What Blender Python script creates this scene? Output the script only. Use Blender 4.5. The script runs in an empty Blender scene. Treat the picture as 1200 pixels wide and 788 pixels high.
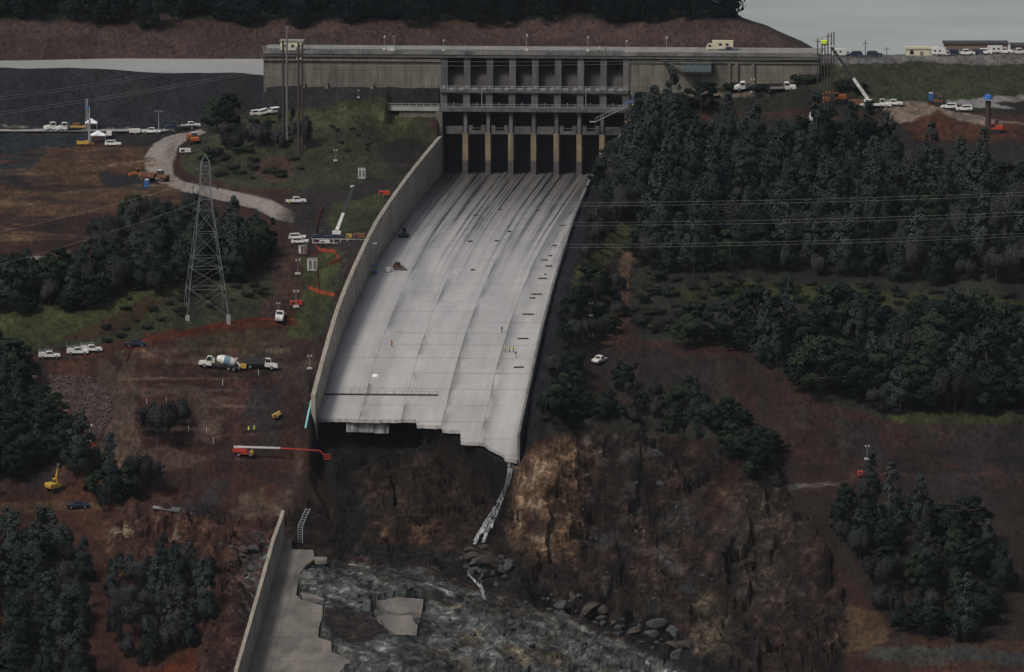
import bpy, bmesh, math, random
import numpy as np
from mathutils import Vector, Matrix
R = math.radians
rnd = random.Random(11)
nr = np.random.RandomState(5)
scene = bpy.context.scene
COL = scene.collection

# ------------------------------------------------------------------ camera geometry
FPX, PITCH, HC = 11470.0, R(6.3), 269.0
SP, CP = math.sin(PITCH), math.cos(PITCH)
def ray(px, py):
    d, e = (px-600)/FPX, (394-py)/FPX
    return d, CP+e*SP, -SP+e*CP
def at_Y(px, py, Y):
    dx, dy, dz = ray(px, py); t = Y/dy
    return Vector((dx*t, Y, HC+dz*t))
def at_z(px, py, z):
    dx, dy, dz = ray(px, py); t = (z-HC)/dz
    return Vector((dx*t, dy*t, z))
def proj(X, Y, Z):
    dz = Y*CP+(HC-Z)*SP
    v = Y*SP+(Z-HC)*CP
    return 600+FPX*X/dz, 394-FPX*v/dz

# ------------------------------------------------------------------ noise
class VN:
    def __init__(s, seed):
        s.t = np.random.RandomState(seed).rand(256, 256)
    def n(s, x, y):
        xi, yi = np.floor(x).astype(int), np.floor(y).astype(int)
        fx, fy = x-xi, y-yi
        fx = fx*fx*(3-2*fx); fy = fy*fy*(3-2*fy)
        a, b = xi & 255, (xi+1) & 255
        c, d = yi & 255, (yi+1) & 255
        t = s.t
        return (t[a, c]*(1-fx)+t[b, c]*fx)*(1-fy)+(t[a, d]*(1-fx)+t[b, d]*fx)*fy
    def fbm(s, x, y, oct=4, gain=.5):
        v = 0*x; a = 1.; tot = 0
        for i in range(oct):
            v = v+a*(s.n(x*2**i+17.3*i, y*2**i+9.1*i)-.5); tot += a; a *= gain
        return v/tot*2
    def ridge(s, x, y, oct=4):
        v = 0*x; a = 1.; tot = 0
        for i in range(oct):
            v = v+a*(1-2*np.abs(s.n(x*2**i+5.3*i, y*2**i+3.7*i)-.5)*1.); tot += a; a *= .55
        return v/tot
N1, N2, N3, N4 = VN(1), VN(2), VN(3), VN(4)
def sstep(a, b, x):
    t = np.clip((x-a)/(b-a), 0, 1)
    return t*t*(3-2*t)

# ------------------------------------------------------------------ materials
def new_mat(name):
    m = bpy.data.materials.new(name); m.use_nodes = True
    nt = m.node_tree; b = nt.nodes['Principled BSDF']
    return m, nt, b
def nd(nt, typ, **kw):
    n = nt.nodes.new(typ)
    for k, v in kw.items():
        if k.startswith('i_'):
            n.inputs[k[2:].replace('_', ' ')].default_value = v
        else: setattr(n, k, v)
    return n
def mat(name, col, rough=.6, var=.25, scale=1.5, metal=0., spec=.4, stretch=(1, 1, 1), dirt=None, bump=0.):
    m, nt, b = new_mat(name)
    tc = nd(nt, 'ShaderNodeTexCoord'); mp = nd(nt, 'ShaderNodeMapping')
    mp.inputs['Scale'].default_value = stretch
    nt.links.new(tc.outputs['Object'], mp.inputs[0])
    nz = nd(nt, 'ShaderNodeTexNoise', i_Scale=scale, i_Detail=6., i_Roughness=.62)
    nt.links.new(mp.outputs[0], nz.inputs['Vector'])
    rp = nd(nt, 'ShaderNodeValToRGB')
    c = Vector(col[:3])
    lo = Vector(dirt) if dirt else c*(1-var*1.6)
    rp.color_ramp.elements[0].position = .3; rp.color_ramp.elements[1].position = .66
    rp.color_ramp.elements[0].color = (*lo, 1); rp.color_ramp.elements[1].color = (*(c*(1+var*.5)), 1)
    nt.links.new(nz.outputs['Fac'], rp.inputs[0])
    nt.links.new(rp.outputs[0], b.inputs['Base Color'])
    b.inputs['Roughness'].default_value = rough; b.inputs['Metallic'].default_value = metal
    b.inputs['Specular IOR Level'].default_value = spec
    if bump:
        bp = nd(nt, 'ShaderNodeBump', i_Strength=bump, i_Distance=.1)
        nt.links.new(nz.outputs['Fac'], bp.inputs['Height']); nt.links.new(bp.outputs[0], b.inputs['Normal'])
    return m
M = {}
M['white'] = mat('white_paint', (.74, .74, .72), .4, .1, 1.1, dirt=(.42, .39, .35))
M['dwhite'] = mat('dusty_white_paint', (.6, .59, .56), .5, .15, .8)
M['cream'] = mat('cream_paint', (.55, .52, .38), .6, .1, .6)
M['glass'] = mat('dark_glass', (.02, .025, .03), .15, .1, 1)
M['tyre'] = mat('rubber', (.02, .02, .02), .85, .2, 3)
M['dark'] = mat('dark_steel', (.035, .035, .04), .55, .3, 2)
M['steel'] = mat('galvanised_steel', (.34, .36, .38), .5, .2, 2, metal=.3)
M['pylon'] = mat('dull_pylon_steel', (.20, .215, .225), .55, .25, .4, metal=.2)
M['wood'] = mat('weathered_pole_wood', (.05, .038, .034), .9, .3, 1.5, stretch=(4, 4, .3))
M['orange'] = mat('orange_paint', (.36, .10, .025), .5, .2, 1.2)
M['rust'] = mat('rusty_orange_paint', (.17, .07, .033), .6, .35, 1.2)
M['red'] = mat('red_paint', (.40, .045, .025), .5, .2, 1.2)
M['yellow'] = mat('yellow_paint', (.50, .31, .05), .5, .25, 1.2)
M['hiviz'] = mat('hi_vis_cloth', (.62, .75, .08), .8, .1, 3)
M['hiorange'] = mat('hi_vis_orange_cloth', (.75, .13, .03), .8, .1, 3)
M['cloth'] = mat('dark_work_cloth', (.035, .04, .055), .9, .2, 3)
M['skin'] = mat('skin', (.35, .2, .14), .6, .1, 3)
M['blue'] = mat('blue_plastic', (.03, .14, .42), .5, .15, 1)
M['navy'] = mat('navy_paint', (.02, .028, .06), .4, .2, 1)
M['teal'] = mat('teal_pipe', (.25, .52, .52), .4, .15, 1)
M['ltblue'] = mat('pale_blue_paint', (.085, .115, .125), .6, .2, 1)
M['canvas'] = mat('white_canvas', (.8, .8, .8), .8, .06, 1)
M['brownwall'] = mat('brown_cladding', (.17, .12, .10), .7, .12, .5)
M['roofdark'] = mat('dark_roof', (.045, .04, .042), .8, .2, .6)
M['concrete'] = mat('pale_concrete', (.27, .25, .215), .85, .25, .25, dirt=(.15, .135, .115), bump=.2)
M['conc_lt'] = mat('light_concrete', (.30, .295, .285), .8, .18, .3)
M['conc_dk'] = mat('stained_grey_concrete', (.15, .145, .14), .85, .35, .25, stretch=(1, 1, .3))
M['net'] = mat('orange_plastic_mesh', (.45, .075, .025), .8, .25, .6)

# ------------------------------------------------------------------ mesh builder
class MB:
    def __init__(s): s.v = []; s.f = []
    def add(s, vs, fs):
        o = len(s.v); s.v += [tuple(v) for v in vs]; s.f += [tuple(i+o for i in f) for f in fs]; return s
    def box(s, x0, x1, y0, y1, z0, z1):
        v = [(x0,y0,z0),(x1,y0,z0),(x1,y1,z0),(x0,y1,z0),(x0,y0,z1),(x1,y0,z1),(x1,y1,z1),(x0,y1,z1)]
        return s.add(v, [(0,3,2,1),(4,5,6,7),(0,1,5,4),(1,2,6,5),(2,3,7,6),(3,0,4,7)])
    def cbox(s, c, d, rz=0, ry=0):
        m = Matrix.Rotation(rz, 3, 'Z') @ Matrix.Rotation(ry, 3, 'Y')
        h = [k/2 for k in d]; v = []
        for z in (-1, 1):
            for x, y in ((-1,-1),(1,-1),(1,1),(-1,1)):
                v.append(Vector(c)+m @ Vector((x*h[0], y*h[1], z*h[2])))
        return s.add(v, [(0,3,2,1),(4,5,6,7),(0,1,5,4),(1,2,6,5),(2,3,7,6),(3,0,4,7)])
    def ext(s, prof, y0, y1, in0=1., piv=None):
        # side profile in (x,z), extruded in y; closed ngon caps
        n = len(prof); v = [(x, y0, z) for x, z in prof]+[(x, y1, z) for x, z in prof]
        f = [tuple(range(n-1, -1, -1))[::-1], tuple(range(n, 2*n))[::-1]]
        f += [(i, i+n, (i+1) % n+n, (i+1) % n) for i in range(n)]
        return s.add(v, f)
    def tube(s, p, q, r0, r1=None, n=6, cap=True):
        p, q = Vector(p), Vector(q); r1 = r0 if r1 is None else r1
        d = (q-p)
        if d.length < 1e-6: return s
        d.normalize(); a = d.orthogonal().normalized(); b = d.cross(a)
        v = []
        for c, r in ((p, r0), (q, r1)):
            for i in range(n):
                t = 2*math.pi*i/n; v.append(c+a*math.cos(t)*r+b*math.sin(t)*r)
        f = [(i, (i+1) % n, (i+1) % n+n, i+n) for i in range(n)]
        if cap: f += [tuple(range(n-1, -1, -1)), tuple(range(n, 2*n))]
        return s.add(v, f)
    def path(s, pts, r, n=5):
        for a, b in zip(pts, pts[1:]): s.tube(a, b, r, r, n)
        return s
    def beam(s, p, q, w): return s.tube(p, q, w*.7, w*.7, 4)
    def wheel(s, x, y, r, w):
        return s.tube((x, y-w/2, r), (x, y+w/2, r), r, r, 14)
    def lathe(s, prof, n=12, c=(0, 0, 0)):
        o = []
        for r, z in prof:
            for i in range(n):
                t = 2*math.pi*i/n; o.append((c[0]+r*math.cos(t), c[1]+r*math.sin(t), c[2]+z))
        f = []
        for k in range(len(prof)-1):
            for i in range(n):
                f.append((k*n+i, k*n+(i+1) % n, (k+1)*n+(i+1) % n, (k+1)*n+i))
        f += [tuple(range(n-1, -1, -1)), tuple(range((len(prof)-1)*n, len(prof)*n))]
        return s.add(o, f)
    def build(s, name, m, parent=None, bevel=0., smooth=False, loc=None, rz=0):
        me = bpy.data.meshes.new(name); me.from_pydata(s.v, [], s.f); me.update()
        o = bpy.data.objects.new(name, me); COL.objects.link(o)
        if m is not None: me.materials.append(M[m] if isinstance(m, str) else m)
        if parent: o.parent = parent
        if loc is not None: o.location = loc
        if rz: o.rotation_euler.z = rz
        if smooth: me.polygons.foreach_set('use_smooth', [True]*len(me.polygons))
        if bevel:
            b = o.modifiers.new('bevel', 'BEVEL'); b.width = bevel; b.segments = 1; b.limit_method = 'ANGLE'
        return o
def tag(o, label=None, cat=None, group=None, kind=None):
    if label: o['label'] = label
    if cat: o['category'] = cat
    if group: o['group'] = group
    if kind: o['kind'] = kind
    return o
def empty(name, loc=(0, 0, 0), rz=0, label=None, cat=None, group=None):
    o = bpy.data.objects.new(name, None); COL.objects.link(o)
    o.location = loc; o.rotation_euler.z = rz; o.empty_display_size = .5
    return tag(o, label, cat, group)
def kids(o): return [c for c in bpy.data.objects if c.parent == o]
def copy_tree(o, loc=None, rz=None, label=None, group=None, tree=None, scale=None):
    c = o.copy(); COL.objects.link(c)
    for ch in CH.setdefault(o.name, kids(o)):
        d = ch.copy(); COL.objects.link(d); d.parent = c
        for g in CH.setdefault(ch.name, kids(ch)):
            e = g.copy(); COL.objects.link(e); e.parent = d
    if loc is not None: c.location = loc
    if rz is not None: c.rotation_euler.z = rz
    if label: c['label'] = label
    if group: c['group'] = group
    if scale: c.scale = scale if hasattr(scale, '__len__') else (scale,)*3
    return c
CH = {}
# ------------------------------------------------------------------ chute frame (u across, v upstream)
CO = (6.3, 2870.); CN = math.sqrt(1+.0793**2); CROT = -math.atan(.0793)
UW = 26.9
def uv(X, Y):
    dx, dy = X-CO[0], Y-CO[1]
    return (dx-.0793*dy)/CN, (.0793*dx+dy)/CN
def xy(u, v):
    return CO[0]+(u+.0793*v)/CN, CO[1]+(-.0793*u+v)/CN
ZK = np.array([(-900, -150), (-640, -92), (-517, -63), (-469, -51), (-373, -28.2), (-313, -15.4), (-252, -8.2), (-197, -4), (-92, -1), (-2, 0), (60, .5)], float)
def pchip(K, x):
    xs, ys = K[:, 0], K[:, 1]; h = np.diff(xs); d = np.diff(ys)/h
    m = np.zeros(len(xs)); m[0] = d[0]; m[-1] = d[-1]
    for i in range(1, len(xs)-1):
        m[i] = 0 if d[i-1]*d[i] <= 0 else 2*d[i-1]*d[i]/(d[i-1]+d[i])
    x = np.clip(x, xs[0], xs[-1]); i = np.clip(np.searchsorted(xs, x)-1, 0, len(xs)-2)
    t = (x-xs[i])/h[i]
    return ((2*t**3-3*t*t+1)*ys[i]+(t**3-2*t*t+t)*h[i]*m[i]+(-2*t**3+3*t*t)*ys[i+1]+(t**3-t*t)*h[i]*m[i+1])
def zf(v): return pchip(ZK, v)
def hL(v): return np.interp(v, [-560, -480, -462, -373, -313, -197, -2], [9, 8, 6.3, 8.2, 9.4, 10.3, 11.3])
def hR(v): return np.interp(v, [-410, -372, -312, -272, -197, -150, -2], [6, 7, 8, 10, 13.5, 15, 14])
def at_floor(px, py):
    a, b = 2300., 2890.
    dx, dy, dz = ray(px, py)
    for _ in range(60):
        m = (a+b)/2; t = m/dy; X = dx*t; Z = HC+dz*t
        u, v = uv(X, m)
        if Z > float(zf(np.array(v))): a = m
        else: b = m
    t = a/dy; return Vector((dx*t, a, HC+dz*t))

# ------------------------------------------------------------------ terrain control points (px, py, distance)
CP_ = []
def col(pxs, rows):
    for px in pxs:
        for py, Y in rows: CP_.append((px, py, Y))
LEFT = [(150, 2900), (205, 2785), (250, 2710), (305, 2625), (350, 2575), (400, 2545), (450, 2515), (500, 2490), (550, 2470), (600, 2450), (650, 2426), (700, 2402), (788, 2360), (880, 2320)]
col((-420, -250, -100, 0, 100, 200), LEFT)
col((280,), [(150, 2870), (205, 2785), (250, 2712), (305, 2635), (350, 2590), (400, 2555), (450, 2525), (500, 2500), (550, 2475), (600, 2448), (650, 2415), (700, 2380), (788, 2330)])
for px, py, Y in [(962, 74, 2886), (962, 100, 2862), (962, 122, 2848), (330, 140, 2862), (350, 128, 2866), (440, 118, 2866), (480, 124, 2866), (400, 160, 2812), (330, 200, 2790), (400, 200, 2770), (455, 170, 2806), (400, 240, 2715), (340, 240, 2718), (330, 290, 2655),
                  (345, 330, 2615), (335, 480, 2505), (330, 440, 2530), (470, 215, 2752)]: CP_.append((px, py, Y))
RIGHT = [(66, 2892), (120, 2850), (150, 2800), (200, 2740), (250, 2690), (300, 2640), (350, 2595), (400, 2560), (450, 2530), (495, 2505), (550, 2475), (600, 2440), (650, 2405), (700, 2375), (788, 2320), (880, 2270)]
col((1000, 1100, 1200, 1350, 1600), RIGHT)
col((800, 900), [(112, 2868), (150, 2800), (200, 2740), (250, 2690), (300, 2640), (350, 2597), (400, 2562), (450, 2532), (495, 2506)])
col((740,), [(155, 2850), (250, 2695), (300, 2645), (350, 2603), (400, 2566), (450, 2535), (500, 2506)])
# ravine: right hand cliffs, bed, mound of scoured rock in the old chute line
for px, py, Y in [(650, 515, 2490), (650, 560, 2472), (650, 620, 2452), (650, 680, 2432),
                  (720, 510, 2498), (720, 560, 2478), (720, 630, 2456), (720, 700, 2430), (700, 735, 2414),
                  (800, 515, 2498), (800, 580, 2472), (800, 650, 2443), (800, 720, 2416), (800, 770, 2392),
                  (880, 560, 2472), (880, 620, 2440), (880, 700, 2402), (900, 770, 2362), (820, 788, 2384),
                  (940, 640, 2425), (960, 720, 2372), (1000, 760, 2338),
                  (600, 600, 2462), (590, 650, 2444), (560, 690, 2430), (620, 715, 2418),
                  (440, 560, 2478), (440, 600, 2463), (440, 635, 2450), (500, 560, 2472), (500, 600, 2460), (520, 645, 2446),
                  (390, 545, 2484), (390, 600, 2458), (560, 580, 2474), (560, 620, 2458)]: CP_.append((px, py, Y))
P3 = []
for px, py, Y in CP_:
    p = at_Y(px, py, Y); P3.append((p.x, p.y, p.z))
for px, py in [(360, 690), (420, 680), (500, 690), (580, 710), (660, 735), (740, 765), (420, 740), (520, 750), (600, 780), (700, 800), (340, 760), (440, 800), (540, 840), (380, 880), (780, 790)]:
    p = at_floor(px, py); P3.append((p.x, p.y, p.z+(.6 if px > 380 else -1)))
P3 = np.array(P3); PS = np.array([1/60., 1/45.])
def rbf_fit(P, lam=.02):
    q = P[:, :2]*PS; d = np.linalg.norm(q[:, None]-q[None], axis=2)
    K = np.where(d > 0, d*d*np.log(d+1e-12), 0)+lam*np.eye(len(P))
    A = np.c_[np.ones(len(P)), q]; n = len(P)
    S = np.block([[K, A], [A.T, np.zeros((3, 3))]])
    return q, np.linalg.solve(S, np.r_[P[:, 2], 0, 0, 0])
QF, WF = rbf_fit(P3)
def rbf(X, Y):
    sh = X.shape; q = np.c_[X.ravel(), Y.ravel()]*PS; out = np.zeros(len(q))
    for k in range(0, len(q), 40000):
        s = q[k:k+40000]
        d2 = ((s[:, None]-QF[None])**2).sum(2)
        out[k:k+40000] = (.5*d2*np.log(d2+1e-12))@WF[:len(QF)]+WF[-3]+s@WF[-2:]
    return out.reshape(sh)

def pseg(P, x, y, sx=1., sy=1.):
    """signed distance to polygon: >0 inside"""
    P = [(a*sx, b*sy) for a, b in P]; x = x*sx; y = y*sy
    d = np.full(x.shape, 1e18); ins = np.zeros(x.shape, bool)
    for (x1, y1), (x2, y2) in zip(P, P[1:]+P[:1]):
        ex, ey = x2-x1, y2-y1; L = ex*ex+ey*ey+1e-9
        t = np.clip(((x-x1)*ex+(y-y1)*ey)/L, 0, 1)
        d = np.minimum(d, (x-x1-t*ex)**2+(y-y1-t*ey)**2)
        if y1 != y2:
            ins ^= ((y1 > y) != (y2 > y)) & (x < ex*(y-y1)/(y2-y1)+x1)
    return np.where(ins, 1, -1)*np.sqrt(d)
def pline(P, x, y):
    d = np.full(x.shape, 1e18)
    for (x1, y1), (x2, y2) in zip(P, P[1:]):
        ex, ey = x2-x1, y2-y1; L = ex*ex+ey*ey+1e-9
        t = np.clip(((x-x1)*ex+(y-y1)*ey)/L, 0, 1)
        d = np.minimum(d, (x-x1-t*ex)**2+(y-y1-t*ey)**2)
    return np.sqrt(d)

LAKE_Z = 11.
def lakeside(X, Y):
    # ground behind the crest line: drops under the lake, rises again as the far wooded hill
    ys = 3150+8*N2.fbm(X/60, Y*0+3.1, 3)
    t = Y-ys
    prof = 11+np.clip(t, -40, 32)*.32+np.clip(t-32, 0, 400)*.17
    prof = prof+N3.fbm(X/25, Y/25, 4)*1.3*sstep(0, 10, t)
    xx = X+2.0*N2.fbm(Y/25, X/14, 3)
    cap = np.interp(xx, [-400, 40, 66, 76, 83, 88, 94, 99, 108], [75, 60, 26, 20.6, 18.6, 16.2, 13.4, 10.4, 4])
    cap = cap-np.clip(Y-3198, 0, 400)*.45*sstep(35, 72, X)
    return np.maximum(np.minimum(prof, cap+N3.fbm(X/9, Y/12, 3)*.5), 2.)
def base_height(X, Y):
    Xc = np.clip(X, -240, 235); Yc = np.clip(Y, 2240, 2990)
    z = rbf(Xc, Yc)
    # terraces beyond the control net slope on gently
    z = z-.03*np.clip(2240-Y, 0, 900)-.05*np.clip(np.abs(X)-240, 0, 400)*sstep(2950, 2600, Y)
    # crest of the embankments
    yl = 2958+0*X
    crl = np.interp(X, [-400, -75, -60, 60, 90, 400], [2958, 2942, 2900, 2896, 2906, 2910])
    ztop = np.interp(X, [-400, -155, -75, -60, 76, 88, 400], [25.6, 25.2, 24.3, 19, 22, 32.8, 33.2])
    # left embankment face: from the road at its toe up to the crest
    tl = np.clip((Y-2897)/(crl-2897+1e-3), 0, 1)
    wl = 1-sstep(-82, -66, X)
    face = 11.+(ztop-11)*tl
    z = np.where((Y > 2897), z*(1-wl)+face*wl, z)
    z = np.minimum(z, ztop+.02*(X < 0))
    back = np.maximum(ztop-(Y-crl)*.5, 1.)
    z = np.where(Y > crl, np.minimum(z, back), z)
    hill = lakeside(X, Y)
    z = np.where(Y > 3020, hill, z)
    return z

CARVE_BREAK = -372.
def height(X, Y):
    z = base_height(X, Y)
    u, v = uv(X, Y); zfv = zf(v)
    PX, PY = proj(X, Y, z)
    inv = (v < 4)
    # flanks of the upper chute: ground comes up to the wall tops
    up = inv & (v > -382)
    fw = np.interp(v, [-372, -350, -290, -268], [26, 13, 13, 26])
    tt = np.clip((u+UW+fw)/(fw-3.5), 0, 1); wL = tt*tt*(3-2*tt)*(u < -UW)
    tgt = zfv+hL(v)-1.0
    k = sstep(-392, -372, v)*(1-sstep(-4, 6, v))
    z = z*(1-wL*k)+tgt*wL*k
    wR = (1-sstep(UW+3, UW+16, u))*(u > UW)
    tgtR = zfv+hR(v)-np.interp(v, [-410, -372, -300, -150, -2], [6, 2.2, 1.4, 1.2, 1.5])
    kR = sstep(-420, -400, v)*(1-sstep(-4, 6, v))
    z = z*(1-wR*kR)+tgtR*wR*kR
    # roughness
    rocky = np.maximum(sstep(0, 14, pseg(ROCK1, PX, PY, 1, 1.6)), sstep(0, 14, pseg(ROCK2, PX, PY, 1, 1.6)))
    nat = N1.fbm(X/34, Y/34, 5)*1.1+N2.fbm(X/7, Y/7, 3)*.28
    rg = (N3.ridge(X/30+.6*N1.fbm(X/30, Y/30, 2), Y/22, 5)-.5)*9+(N4.ridge(X/9+Y/26, Y/13-X/30, 4)-.5)*4.0+N2.fbm(X/3.4, Y/4.5, 3)*.8
    wx, wy = X+2.5*N1.fbm(X/6, Y/6, 3), Y+2.5*N2.fbm(X/6+9, Y/6, 3)
    rg = rg+blocks(wx+.35*wy, wy-.25*wx, 8., 3, 1, .7)*2.3+(blocks(wx-.3*wy, wy*.8, 3.6, 4)*.75+blocks(wx, wy+.2*wx, 1.6, 5)*.22)*(1-.45*(PX > 620))
    flat = sstep(-3, 3, pseg(ROAD_S, PX, PY, 1, 2.5))
    ga, gb = X*.58-Y*.81, X*.81+Y*.58
    md = sstep(0, 12, pseg([(345, 668), (500, 668), (620, 708), (800, 782), (850, 830), (330, 900)], PX, PY, 1, 1.5))
    gul = (N1.ridge(X/14+Y/24+.5*N2.fbm(X/8, Y/8, 2), Y/26-X/38, 4)-.5)*5.5*sstep(585, 640, PX)*(1-md)
    rg = rg+gul+blocks(wx*1.0, wy*.5, 16., 8)*2.2*sstep(585, 640, PX)*(1-md)
    for bx, by, bY, bh, rx, ry in ((655, 560, 2474, 7.5, 9, 13), (640, 620, 2455, 3.5, 7, 9), (608, 590, 2466, -5, 4, 16), (704, 600, 2464, -4.5, 5, 16), (745, 560, 2480, 4, 10, 10), (790, 620, 2456, -3.5, 6, 14), (842, 705, 2418, 6, 7, 10), (880, 600, 2455, 5, 8, 12), (800, 700, 2425, -4, 6, 10), (930, 690, 2400, -5, 8, 12), (480, 630, 2448, 2.5, 12, 5), (450, 560, 2476, 2.0, 12, 8), (395, 600, 2458, -3, 6, 14), (700, 690, 2434, 3.5, 8, 8)):
        p = at_Y(bx, by, bY); rg = rg+bh*np.exp(-((X-p.x)/rx)**2-((Y-p.y)/ry)**2)
    rg = rg*(1-.55*md)+md*((N2.ridge(gb/7, ga/40, 4)-.5)*4.5+(N4.ridge(gb/2.2, ga/14, 3)-.5)*1.6)
    flat = np.maximum(flat, sstep(-4, 6, pseg([(205, 418), (335, 416), (335, 442), (205, 444)], PX, PY, 1, 2)))
    z = z+nat*(1-.85*flat)*(1-rocky)*np.where(Y > 3020, 0, 1)+rg*rocky*.85*(1-.25*md)
    # wet hollow below the broken edge
    hol = sstep(0, 12, pseg(HOLE, PX, PY, 1, 1.6)); z = z-hol*4.0*(1-sstep(560, 640, PY))-3.0*sstep(0, 14, pseg(HOLE2, PX, PY, 1, 1.2))
    # red spoil heap
    p = at_Y(1105, 150, 2806); h = np.exp(-((X-p.x)/8.5)**2-((Y-p.y)/12)**2); z = z+4.2*h
    p = at_Y(1180, 152, 2800); h = np.exp(-((X-p.x)/7)**2-((Y-p.y)/12)**2); z = z+2.0*h
    sl = np.where(u > -43, 1.15, .42); bl = 25.0-np.clip(7.6-v, 0, 60)*sl+.5*N2.fbm(X/3, Y/3, 3)
    z = np.where((u < -UW-1.2) & (u > -80) & (v > -14) & (v < 9), np.maximum(z, bl), z)
    br = np.interp(u, [30, 50, 60, 84], [23.5, 24.5, 26.5, 27.5])-np.clip(7.6-v, 0, 60)*.5+.5*N2.fbm(X/3, Y/3, 3)
    z = np.where((u > UW+3.4) & (u < 84) & (v > -10) & (v < 9), np.maximum(z, br), z)
    # inside the chute: below the slab
    ins = (np.abs(u) < UW+.9) & (v < 30) & (v > CARVE_BREAK+6-np.where(u > 0, (u+4)*1.25, 0).clip(0, 38))
    z = np.where(ins, np.minimum(z, zfv-1.6)*0+zfv-1.8, z)
    # lower chute remnant
    low = (u > -UW-1) & (u < np.interp(v, LOWV, LOWU)) & (v < -455) & (v > -640)
    z = np.where(low, zfv-1.7, z)
    leftout = (u <= -UW-1) & (u > -UW-12) & (v < -452)
    kk = sstep(-UW-12, -UW-2, u)*sstep(-445, -462, v)
    z = np.where(leftout, z*(1-kk)+(zfv-4+2.5*N2.fbm(X/6, Y/6, 3))*kk, z)
    midlow = (u > -20) & (u < 22) & (v < -440) & (v > -640)
    ov = np.clip(z-(zfv+1.4), 0, 50)*midlow
    z = z-ov*.8
    for i in range(len(SLABS)):
        sd = pseg(SLABS[i], u, v); z = np.where(sd > -1.5, np.minimum(z, zfv-.5), z)
    return z

def blocks(X, Y, size, seed, sx=1., sy=1.):
    """faceted rock: every cell is a tilted block of its own height"""
    g = np.random.RandomState(seed); J = g.rand(128, 128, 2); H = g.rand(128, 128, 3)*2-1
    x, y = X/size*sx, Y/size*sy; xi, yi = np.floor(x).astype(int), np.floor(y).astype(int)
    best = np.full(X.shape, 1e9); out = np.zeros(X.shape); 
    for a in (-1, 0, 1):
        for b in (-1, 0, 1):
            ci, cj = (xi+a) & 127, (yi+b) & 127
            dx = x-(xi+a+J[ci, cj, 0]); dy = y-(yi+b+J[ci, cj, 1]); d = dx*dx+dy*dy
            m = d < best; best = np.where(m, d, best)
            out = np.where(m, H[ci, cj, 0]+1.1*H[ci, cj, 1]*dx+1.1*H[ci, cj, 2]*dy, out)
    return out
ROCK1 = [(372, 505), (490, 500), (560, 525), (606, 545), (640, 512), (700, 505), (830, 515), (905, 560), (945, 600), (1000, 690), (980, 830), (380, 880), (250, 880), (225, 788), (255, 700), (270, 640), (330, 600), (395, 590)]
ROCK2 = [(150, 590), (240, 592), (300, 610), (330, 640), (300, 720), (270, 800), (230, 790), (235, 690), (180, 660), (110, 640)]
HOLE = [(362, 478), (545, 485), (612, 520), (575, 600), (600, 650), (480, 650), (400, 640), (360, 560)]
HOLE2 = [(362, 474), (545, 480), (614, 520), (600, 600), (572, 600), (560, 560), (520, 530), (440, 545), (400, 565), (365, 540)]
ROAD_S = [(236, 152), (205, 157), (180, 168), (169, 185), (172, 200), (185, 213), (215, 225), (262, 236), (300, 245), (322, 257), (345, 262), (345, 250), (318, 235), (290, 228), (240, 218), (215, 213), (203, 205), (202, 190), (209, 172), (222, 162), (242, 156)]
SLABS = []
LP = [(341, 631), (342, 644), (367, 643), (369, 655), (358, 663), (352, 671), (349, 684), (347, 697), (353, 703), (378, 710), (378, 721), (374, 735), (373, 747), (388, 752), (389, 764), (402, 770), (417, 777), (398, 789), (392, 806), (390, 840)]
_q = [uv(*at_floor(*p)[:2]) for p in LP]; _o = sorted((float(b), float(a)) for a, b in _q)
LOWV = [b for b, a in _o]; LOWU = [a+.4 for b, a in _o]
for pts in ([(441, 708), (466, 704), (496, 706), (494, 722), (483, 722), (489, 735), (488, 748), (466, 749), (452, 737), (444, 727)],):
    SLABS.append([uv(q.x, q.y) for q in (at_floor(*p) for p in pts)])

def axis(parts):
    out = []
    for a, b, st in parts: out += list(np.arange(a, b, st))
    return np.array(out)
GX = np.r_[[-9000, -5000, -2800, -1600, -1000, -700, -520, -400, -330, -285, -255, -235, -218], axis([(-205, -160, 2.5), (-160, 160, .55), (160, 205, 2.5)]), [205, 218, 235, 255, 285, 330, 400, 520, 700, 1000, 1600, 2800, 5000, 9000]]
GY = np.r_[[-2500, -800, 200, 900, 1400, 1750, 1950, 2080, 2160, 2215, 2250, 2275], axis([(2290, 2330, 3), (2330, 2545, .7), (2545, 2905, 1.15), (2905, 3130, 4.), (3130, 3235, 1.8), (3235, 3420, 6)]), [3430, 3480, 3560, 3700, 4000, 4600, 5800, 8000, 12000, 20000]]
gx, gy = np.meshgrid(GX, GY, indexing='ij')
gz = height(gx, gy)
def ground(X, Y):
    i = min(max(int(np.searchsorted(GX, X))-1, 0), len(GX)-2); j = min(max(int(np.searchsorted(GY, Y))-1, 0), len(GY)-2)
    fx = (X-GX[i])/(GX[i+1]-GX[i]); fy = (Y-GY[j])/(GY[j+1]-GY[j])
    return float((gz[i, j]*(1-fx)+gz[i+1, j]*fx)*(1-fy)+(gz[i, j+1]*(1-fx)+gz[i+1, j+1]*fx)*fy)
def at_g(px, py, y0=2310., y1=3420.):
    dx, dy, dz = ray(px, py); Y = y0; st = 1.0
    while Y < y1:
        t = Y/dy
        if HC+dz*t < ground(dx*t, Y):
            a, b = Y-st, Y
            for _ in range(12):
                m = (a+b)/2; t = m/dy
                if HC+dz*t < ground(dx*t, m): b = m
                else: a = m
            t = b/dy; return Vector((dx*t, b, HC+dz*t))
        Y += st
    t = y1/dy; return Vector((dx*t, y1, HC+dz*t))

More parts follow.
